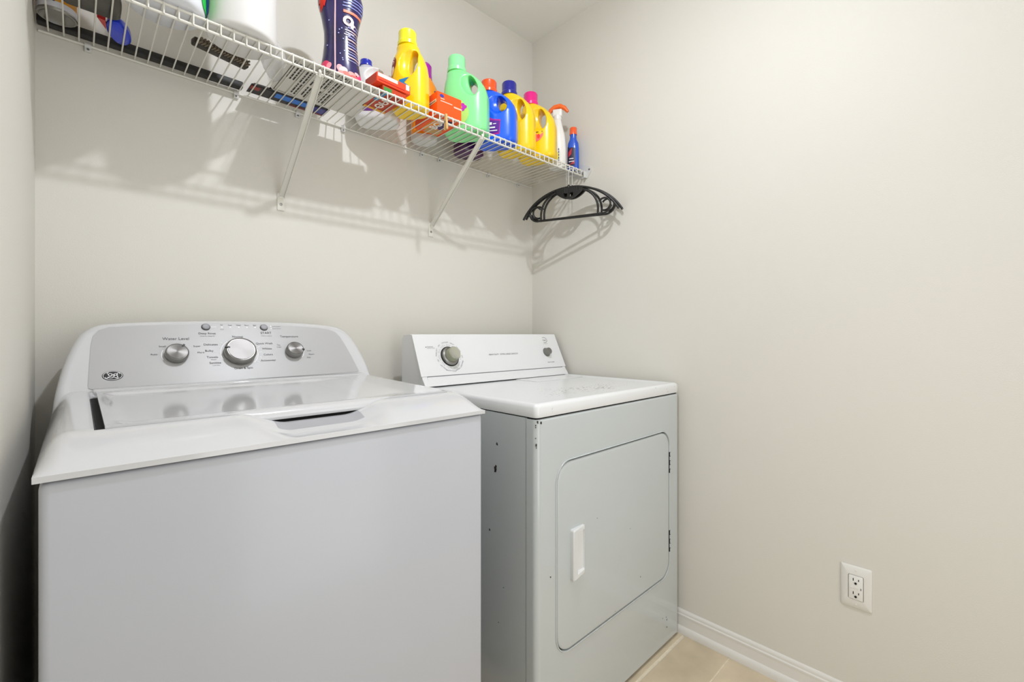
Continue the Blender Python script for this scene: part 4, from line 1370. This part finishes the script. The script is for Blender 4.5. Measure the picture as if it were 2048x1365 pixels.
carton('dryer_sheet_box', 'bright orange-red box lying on its side on top of the flat rust-red box', (-0.898, -0.266), TOP + 0.0210, (0.112, 0.066, 0.027), 3, (246, 74, 34), [
    ('panel_print', (255, 236, 226), lambda b, hx, hy, sz: quad(b, frontf(hy), -hx + 0.003, 0.012, 0.015, 0.025)),
    ('panel_print', (255, 236, 226), lambda b, hx, hy, sz: quad(b, frontf(hy), hx - 0.016, hx - 0.004, 0.010, 0.026)),
    ('lettering', (200, 30, 20), lambda b, hx, hy, sz: quad(b, frontf(hy, 0.0009), -hx + 0.006, hx - 0.02, 0.005, 0.008))])

# ------------------------------------------------------------------ flat packs and bags
def pillow(bm, x0, x1, y0, y1, z0, h, nx=22, ny=18, wr=0.0015, seed=1, edge=0.012):
    rn = random.Random(seed)
    ph = [rn.uniform(0, 6) for _ in range(6)]
    def hz(u, v):
        e = min(1, min(u, 1 - u) * (x1 - x0) / edge) * min(1, min(v, 1 - v) * (y1 - y0) / edge)
        e = math.sin(e * math.pi / 2) ** 0.6 if e > 0 else 0
        return e, wr * (math.sin(u * 21 + ph[0]) * math.sin(v * 9 + ph[1]) + 0.6 * math.sin(u * 37 + v * 13 + ph[2]))
    T_g, B_g = [], []
    for i in range(nx + 1):
        u = i / nx
        rt, rb = [], []
        for j in range(ny + 1):
            v = j / ny
            e, r_ = hz(u, v)
            x, y = x0 + (x1 - x0) * u, y0 + (y1 - y0) * v
            rt.append(bm.verts.new((x, y, z0 + 0.0008 + e * (h + r_) + 0.001)))
            rb.append(rt[-1] if i in (0, nx) or j in (0, ny) else bm.verts.new((x, y, z0)))
        T_g.append(rt); B_g.append(rb)
    for i in range(nx):
        for j in range(ny):
            bm.faces.new((T_g[i][j], T_g[i + 1][j], T_g[i + 1][j + 1], T_g[i][j + 1]))
            q = [B_g[i][j], B_g[i][j + 1], B_g[i + 1][j + 1], B_g[i + 1][j]]
            bm.faces.new(q)

pk = thing('flat_pouch', 'flat white plastic pouch with black printing underneath, below the purple bottle', 'pouch', (-1.02, -0.19, TOP))
b = NB(); pillow(b, -1.172, -0.925, -0.300, -0.082, TOP, 0.0004, seed=4, wr=0.0001)
pb = obj('pouch', b, mat('white_film', (218, 215, 206), 0.3), pk, world=True, smooth=60)
b = NB()
mu = frame((-1.172, -0.300, TOP - 0.0006), (1, 0, 0), (0, 1, 0))
def uq(x0, x1, y0, y1):
    b.faces.new([b.verts.new(mu @ Vector(p)) for p in ((x0, y0, 0), (x1, y0, 0), (x1, y1, 0), (x0, y1, 0))])
rn = random.Random(11)
for col_, (ya, yb) in enumerate(((0.030, 0.120), (0.128, 0.196))):
    for i in range(15):
        x = 0.014 + i * 0.0088
        if col_ and i < 4:
            continue
        y = ya
        while y < yb - 0.01:
            l = rn.uniform(0.008, 0.026)
            uq(x, x + 0.0040, y, min(y + l, yb)); y += l + 0.0035
for (x0, x1, y0, y1) in ((0.008, 0.0095, 0.02, 0.205), (0.008, 0.06, 0.205, 0.2065), (0.150, 0.1515, 0.02, 0.205), (0.09, 0.1515, 0.0185, 0.020)):
    uq(x0, x1, y0, y1)
for cx in (0.078, 0.128):
    for i in range(3):
        for s in range(8):
            t0, t1 = R(120 * i + 10 * s), R(120 * i + 10 * (s + 1))
            b.faces.new([b.verts.new(mu @ Vector((cx + r * math.cos(t), 0.012 + r * 0.9 * math.sin(t), 0))) for r, t in ((0.0085, t0), (0.0118, t0), (0.0118, t1), (0.0085, t1))])
    uq(cx - 0.004, cx + 0.004, 0.010, 0.014)
obj('printing', b, M['black'], pb, world=True, smooth=None, fin=False)

pk = thing('wipes_pack', 'dark soft pack with blue and navy print at the back, behind the printed pouch', 'pouch', (-1.10, -0.045, TOP))
b = NB(); pillow(b, -1.215, -0.995, -0.078, -0.020, TOP, 0.010, seed=8, wr=0.001)
pb = obj('pack', b, mat('black_film', (26, 26, 34), 0.3), pk, world=True, smooth=60)
for nm, c, (x0, x1, y0, y1) in (('blue_print', (40, 120, 215), (-1.148, -1.060, -0.072, -0.045)), ('navy_print', (40, 40, 130), (-1.058, -1.000, -0.070, -0.035)), ('red_print', (120, 30, 36), (-1.10, -1.002, -0.033, -0.024)), ('red_print', (150, 40, 34), (-1.213, -1.19, -0.07, -0.05))):
    b = NB(); box(b, x0, x1, y0, y1, TOP - 0.0006, TOP + 0.001)
    obj(nm, b, mat('pack_print', c, 0.35), pb, world=True, smooth=None)

# crumpled clear bag
b = NB()
bmesh.ops.create_icosphere(b, subdivisions=4, radius=1.0)
rn = random.Random(5)
ph = [Vector((rn.uniform(-1, 1), rn.uniform(-1, 1), rn.uniform(-1, 1))) * 7 for _ in range(7)]
for v in b.verts:
    p = v.co.copy()
    k = 1 + 0.06 * sum(abs(math.sin(p.dot(q) + i)) - 0.6 for i, q in enumerate(ph)) / 1.6
    v.co = Vector((p.x * 0.030 * k, p.y * 0.088 * k, max(-0.026, p.z * 0.034 * k) + 0.0265))
bag = obj('plastic_bag', b, mat('clear_film', (222, 222, 220), 0.25, alpha=0.55, noise=0.05), None, smooth=25)
bag.location = (-1.190, -0.190, TOP)
bag.rotation_euler = (0, 0, R(-24))
tag(bag, 'crumpled translucent plastic bag between the white roll and the printed pouch', 'bag')

# dark scrub brush
br = thing('scrub_brush', 'dark brown scrub brush with short bristles, behind the white roll', 'brush', (-1.302, -0.172, TOP + 0.0005), R(14))
b = NB(); box(b, -0.064, 0.064, 0.000, 0.022, 0.0, 0.016, bev=0.004, seg=3)
obj('handle', b, mat('brush_wood_dark', (48, 42, 34), 0.5), br)
b = NB()
for i in range(16):
    for j in range(2):
        x = -0.056 + i * 0.0074
        tube(b, [(x, 0.002, 0.003 + j * 0.008), (x + 0.003, -0.013, 0.003 + j * 0.008)], [0.0022, 0.0026], 6)
bb_ = obj('bristles', b, mat('bristle_brown', (120, 108, 90), 0.7), br)

# black bar lying along the wall
b = NB(); box(b, -0.20, 0.20, -0.0115, 0.0115, 0, 0.018, bev=0.003, seg=2)
bar = obj('black_bar', b, mat('black_bar_plastic', (22, 21, 18), 0.5), None)
bar.scale = (1, 1, 1)
for v in bar.data.vertices:
    v.co.x *= 1.02
bar.location = (-1.430, -0.0265, TOP)
tag(bar, 'long black bar lying on the shelf against the back wall', 'bar')

# aerosol can
cn = thing('aerosol_can', 'aerosol can with a silver bottom and ochre label, in the left corner of the shelf', 'can', (-1.600, -0.078, TOP), R(-15))
b = NB(); lathe(b, [(0.0005, 0.004), (0.020, 0.0045), (0.027, 0.0025), (0.0295, 0.0), (0.0325, 0.0005), (0.0335, 0.003), (0.0325, 0.006), (0.032, 0.008)], 40, cap0=True)
obj('bottom', b, M['steel'], cn, smooth=40)
b = NB(); lathe(b, [(0.0322, 0.007), (0.0322, 0.020)], 40); obj('silver_band', b, mat('pale_print', (205, 206, 214), 0.3), cn)
b = NB(); lathe(b, [(0.0323, 0.020), (0.0323, 0.15), (0.028, 0.165), (0.016, 0.172)], 40); cb_ = obj('wall', b, mat('ochre_print', (206, 140, 18), 0.35), cn)
b = NB()
for i in range(9):
    t = R(205 + i * 9)
    m = frame((0.0328 * math.cos(t), 0.0328 * math.sin(t), 0.0215), (-math.sin(t), math.cos(t), 0), (0, 0, 1))
    quad(b, m, -0.002, 0.0018, -0.003, 0.002)
obj('lettering', b, M['ink'], cb_, smooth=None, fin=False)
b = NB(); lathe(b, [(0.015, 0.170), (0.015, 0.185), (0.008, 0.19), (0.008, 0.20)], 24); obj('nozzle', b, M['black'], cn)

# clothes iron (dark sole edge, light grey shell)
ir = thing('clothes_iron', 'dark grey clothes iron with a pale grey shell, near the left end of the shelf', 'iron', (-1.546, -0.237, TOP + 0.0), R(-90))
sole = []
for i in range(33):
    t = i / 32
    x = -0.085 + 0.175 * math.sin(t * math.pi / 2)
    y = 0.048 * (1 - max(0, (x + 0.03) / 0.12) ** 2.0) if x > -0.03 else 0.048
    if x < -0.075: y = 0.048 - (-0.075 - x) * 0.9
    sole.append((x, y))
def iron_ring(b, z, s, inset_):
    pts = [(x * s, max(0.0, y - inset_)) for x, y in sole]
    return [b.verts.new((x, y, z)) for x, y in pts] + [b.verts.new((x, -y, z)) for x, y in pts[::-1][1:]]
def iron_part(zs, m_, nm, par):
    b = NB()
    rg = [iron_ring(b, z, s, i_) for z, s, i_ in zs]
    for a in range(len(rg) - 1):
        for i in range(len(rg[0])):
            k = (i + 1) % len(rg[0])
            b.faces.new((rg[a][i], rg[a][k], rg[a + 1][k], rg[a + 1][i]))
    b.faces.new(rg[0][::-1]); b.faces.new(rg[-1])
    return obj(nm, b, m_, par, smooth=45)
iron_part([(0.0, 0.97, 0.002), (0.002, 1.0, 0.0), (0.006, 1.0, 0.0)], M['steel_dark'], 'sole_plate', ir)
iron_part([(0.006, 0.99, 0.001), (0.016, 0.98, 0.001), (0.020, 0.95, 0.004)], mat('iron_skirt', (62, 64, 70), 0.4), 'skirt', ir)
iron_part([(0.020, 0.94, 0.005), (0.045, 0.86, 0.012), (0.062, 0.72, 0.022)], mat('iron_shell', (150, 158, 166), 0.35), 'shell', ir)
b = NB(); tube(b, [(-0.060, 0, 0.055), (-0.070, 0, 0.085), (-0.045, 0, 0.105), (0.010, 0, 0.108), (0.045, 0, 0.092), (0.052, 0, 0.055)], [0.016, 0.015, 0.014, 0.014, 0.014, 0.013], 12)
obj('handle', b, mat('iron_handle', (44, 46, 52), 0.45), ir, smooth=60)

# blue paddle-shaped brush
pd = thing('scrubber', 'blue oval scrubber with a red edge piece, between the iron and the back wall', 'brush', (-1.497, -0.096, TOP), R(79))
b = NB(); loft(b, [(0.0, 0.043, 0.017, 0, 0.9), (0.004, 0.048, 0.021, 0, 0.9), (0.014, 0.048, 0.021, 0, 0.9), (0.018, 0.044, 0.018, 0, 0.9)], 36)
obj('head', b, PL((10, 52, 205)), pd)
b = NB()
vs = [(-0.030, 0.012), (-0.072, 0.022), (-0.078, 0.030), (-0.024, 0.026)]
vs = [(-0.046, 0.031), (-0.040, 0.0175), (-0.020, 0.0195), (-0.002, 0.0225)]
A = [b.verts.new((x, y, 0.004)) for x, y in vs]; B = [b.verts.new((x, y, 0.012)) for x, y in vs]
b.faces.new(A); b.faces.new(B[::-1])
for i in range(4):
    b.faces.new((A[i], A[(i + 1) % 4], B[(i + 1) % 4], B[i]))
obj('collar', b, PL((190, 30, 26)), pd, smooth=None)

# clothespin clipped on the front of the shelf
cpn = thing('clothespin', 'small wooden clothespin clipped on the front rods of the wire shelf', 'clothespin', (-0.718, -0.313, SZ - 0.028))
cpn.location = (-0.7245, -0.3165, SZ - 0.028)
for s in (-1, 1):
    b = NB(); box(b, -0.0038, 0.0038, -0.003 + s * 0.0033, 0.003 + s * 0.0033, -0.024, 0.026, bev=0.0012, seg=1)
    bmesh.ops.rotate(b, verts=b.verts, cent=(0, 0, 0), matrix=Matrix.Rotation(R(s * 5), 3, 'X'))
    obj('leg', b, mat('pin_wood', (214, 176, 116), 0.6, noise=0.1, nscale=80), cpn)
b = NB(); tube(b, [(-0.0055, 0, 0.001), (0.0055, 0, 0.001)], 0.0028, 8)
obj('spring', b, M['steel'], cpn)

# ------------------------------------------------------------------ hangers
def hanger(label, pos, az, first=None):
    t = thing('clothes_hanger', label, 'hanger', pos, R(az), 'black hangers on the shelf end')
    if first:
        for ch in first.children:
            c = ch.copy(); COL.objects.link(c); c.parent = t
        return t
    b = NB()
    F2 = ((0, 1, 0), 1.1)
    r = 0.0042
    # shoulder arch
    arch = bez((-0.205, 0, -0.112), (-0.165, 0, -0.040), (-0.085, 0, 0.000), (0, 0, 0.0), 18) + bez((0, 0, 0.0), (0.085, 0, 0.000), (0.165, 0, -0.040), (0.205, 0, -0.112), 18)[1:]
    tube(b, arch, [0.0047] * len(arch), 8, flat=F2)
    for s in (-1, 1):
        inner = bez((s * 0.055, 0, -0.014), (s * 0.100, 0, -0.030), (s * 0.128, 0, -0.065), (s * 0.122, 0, -0.118), 14)
        tube(b, inner, 0.0046, 8, flat=F2)
        tube(b, arc(s * 0.148, -0.088, 0.0245, -110 if s > 0 else 290, 150 if s > 0 else 30, 18), 0.0040, 8, flat=F2)
        tube(b, bez((s * 0.122, 0, -0.118), (s * 0.128, 0, -0.128), (s * 0.150, 0, -0.127), (s * 0.166, 0, -0.112), 8) + [(s * 0.176, 0, -0.094), (s * 0.180, 0, -0.070)][:1], 0.0044, 8, flat=F2)
    tube(b, [(-0.130, 0, -0.124), (0.130, 0, -0.124)], 0.0045, 8, flat=F2)
    # centre crescent plate
    n = 24
    topc = [(-0.062 + 0.124 * i / n) for i in range(n + 1)]
    def ztop(x): return -0.002 - 0.9 * x * x
    def zbot(x): return -0.0125 - 0.036 * math.cos(x / 0.062 * math.pi / 2) ** 0.8 if abs(x) < 0.0619 else -0.0125
    for i in range(n):
        x0, x1 = topc[i], topc[i + 1]
        xm = (x0 + x1) / 2
        segs = [(0.0, 0.55), (0.55, 1.0)]
        if 0.006 < abs(xm) < 0.022:
            segs = [(0.0, 0.50), (0.82, 1.0)]
        for a, c in segs:
            vs = []
            for y in (-0.0045, 0.0045):
                for x, f in ((x0, a), (x1, a), (x1, c), (x0, c)):
                    z = ztop(x) + (zbot(x) - ztop(x)) * f
                    vs.append(b.verts.new((x, y, z)))
            for f_ in ((0, 1, 2, 3), (4, 7, 6, 5), (0, 4, 5, 1), (1, 5, 6, 2), (2, 6, 7, 3), (3, 7, 4, 0)):
                b.faces.new([vs[k] for k in f_])
    lathe(b, [(0.006, -0.002), (0.005, 0.006), (0.003, 0.009)], 14)
    obj('frame', b, M['hanger'], t, smooth=50)
    b = NB()
    pts = [(0, 0, 0.004), (0, 0, 0.054)] + [(0, 0.010 - 0.0102 * math.cos(R(a)), 0.054 + 0.0125 * math.sin(R(a))) for a in range(15, 200, 15)]
    pts = [(0, 0, 0.004), (0, 0, 0.062)] + [(0.0085 - 0.0085 * math.cos(R(a)), 0, 0.065 + 0.0100 * math.sin(R(a))) for a in range(15, 210, 15)]
    tube(b, pts, 0.0013, 8)
    obj('hook', b, M['clip'], t, smooth=60)
    return t
h1 = hanger('black plastic clothes hanger nearer the right wall, rear one of the pair', (-0.092, -0.3155, 1.672), -68)
h2 = hanger('black plastic clothes hanger hanging in front, the lower and nearer of the pair', (-0.117, -0.3175, 1.668), -71, first=h1)

for o in bpy.data.objects:
    if o.type == 'MESH' and o.name.split('.')[0] in ('lettering', 'printed_marks', 'script', 'printing', 'bristles', 'slot'):
        o['kind'] = 'stuff'
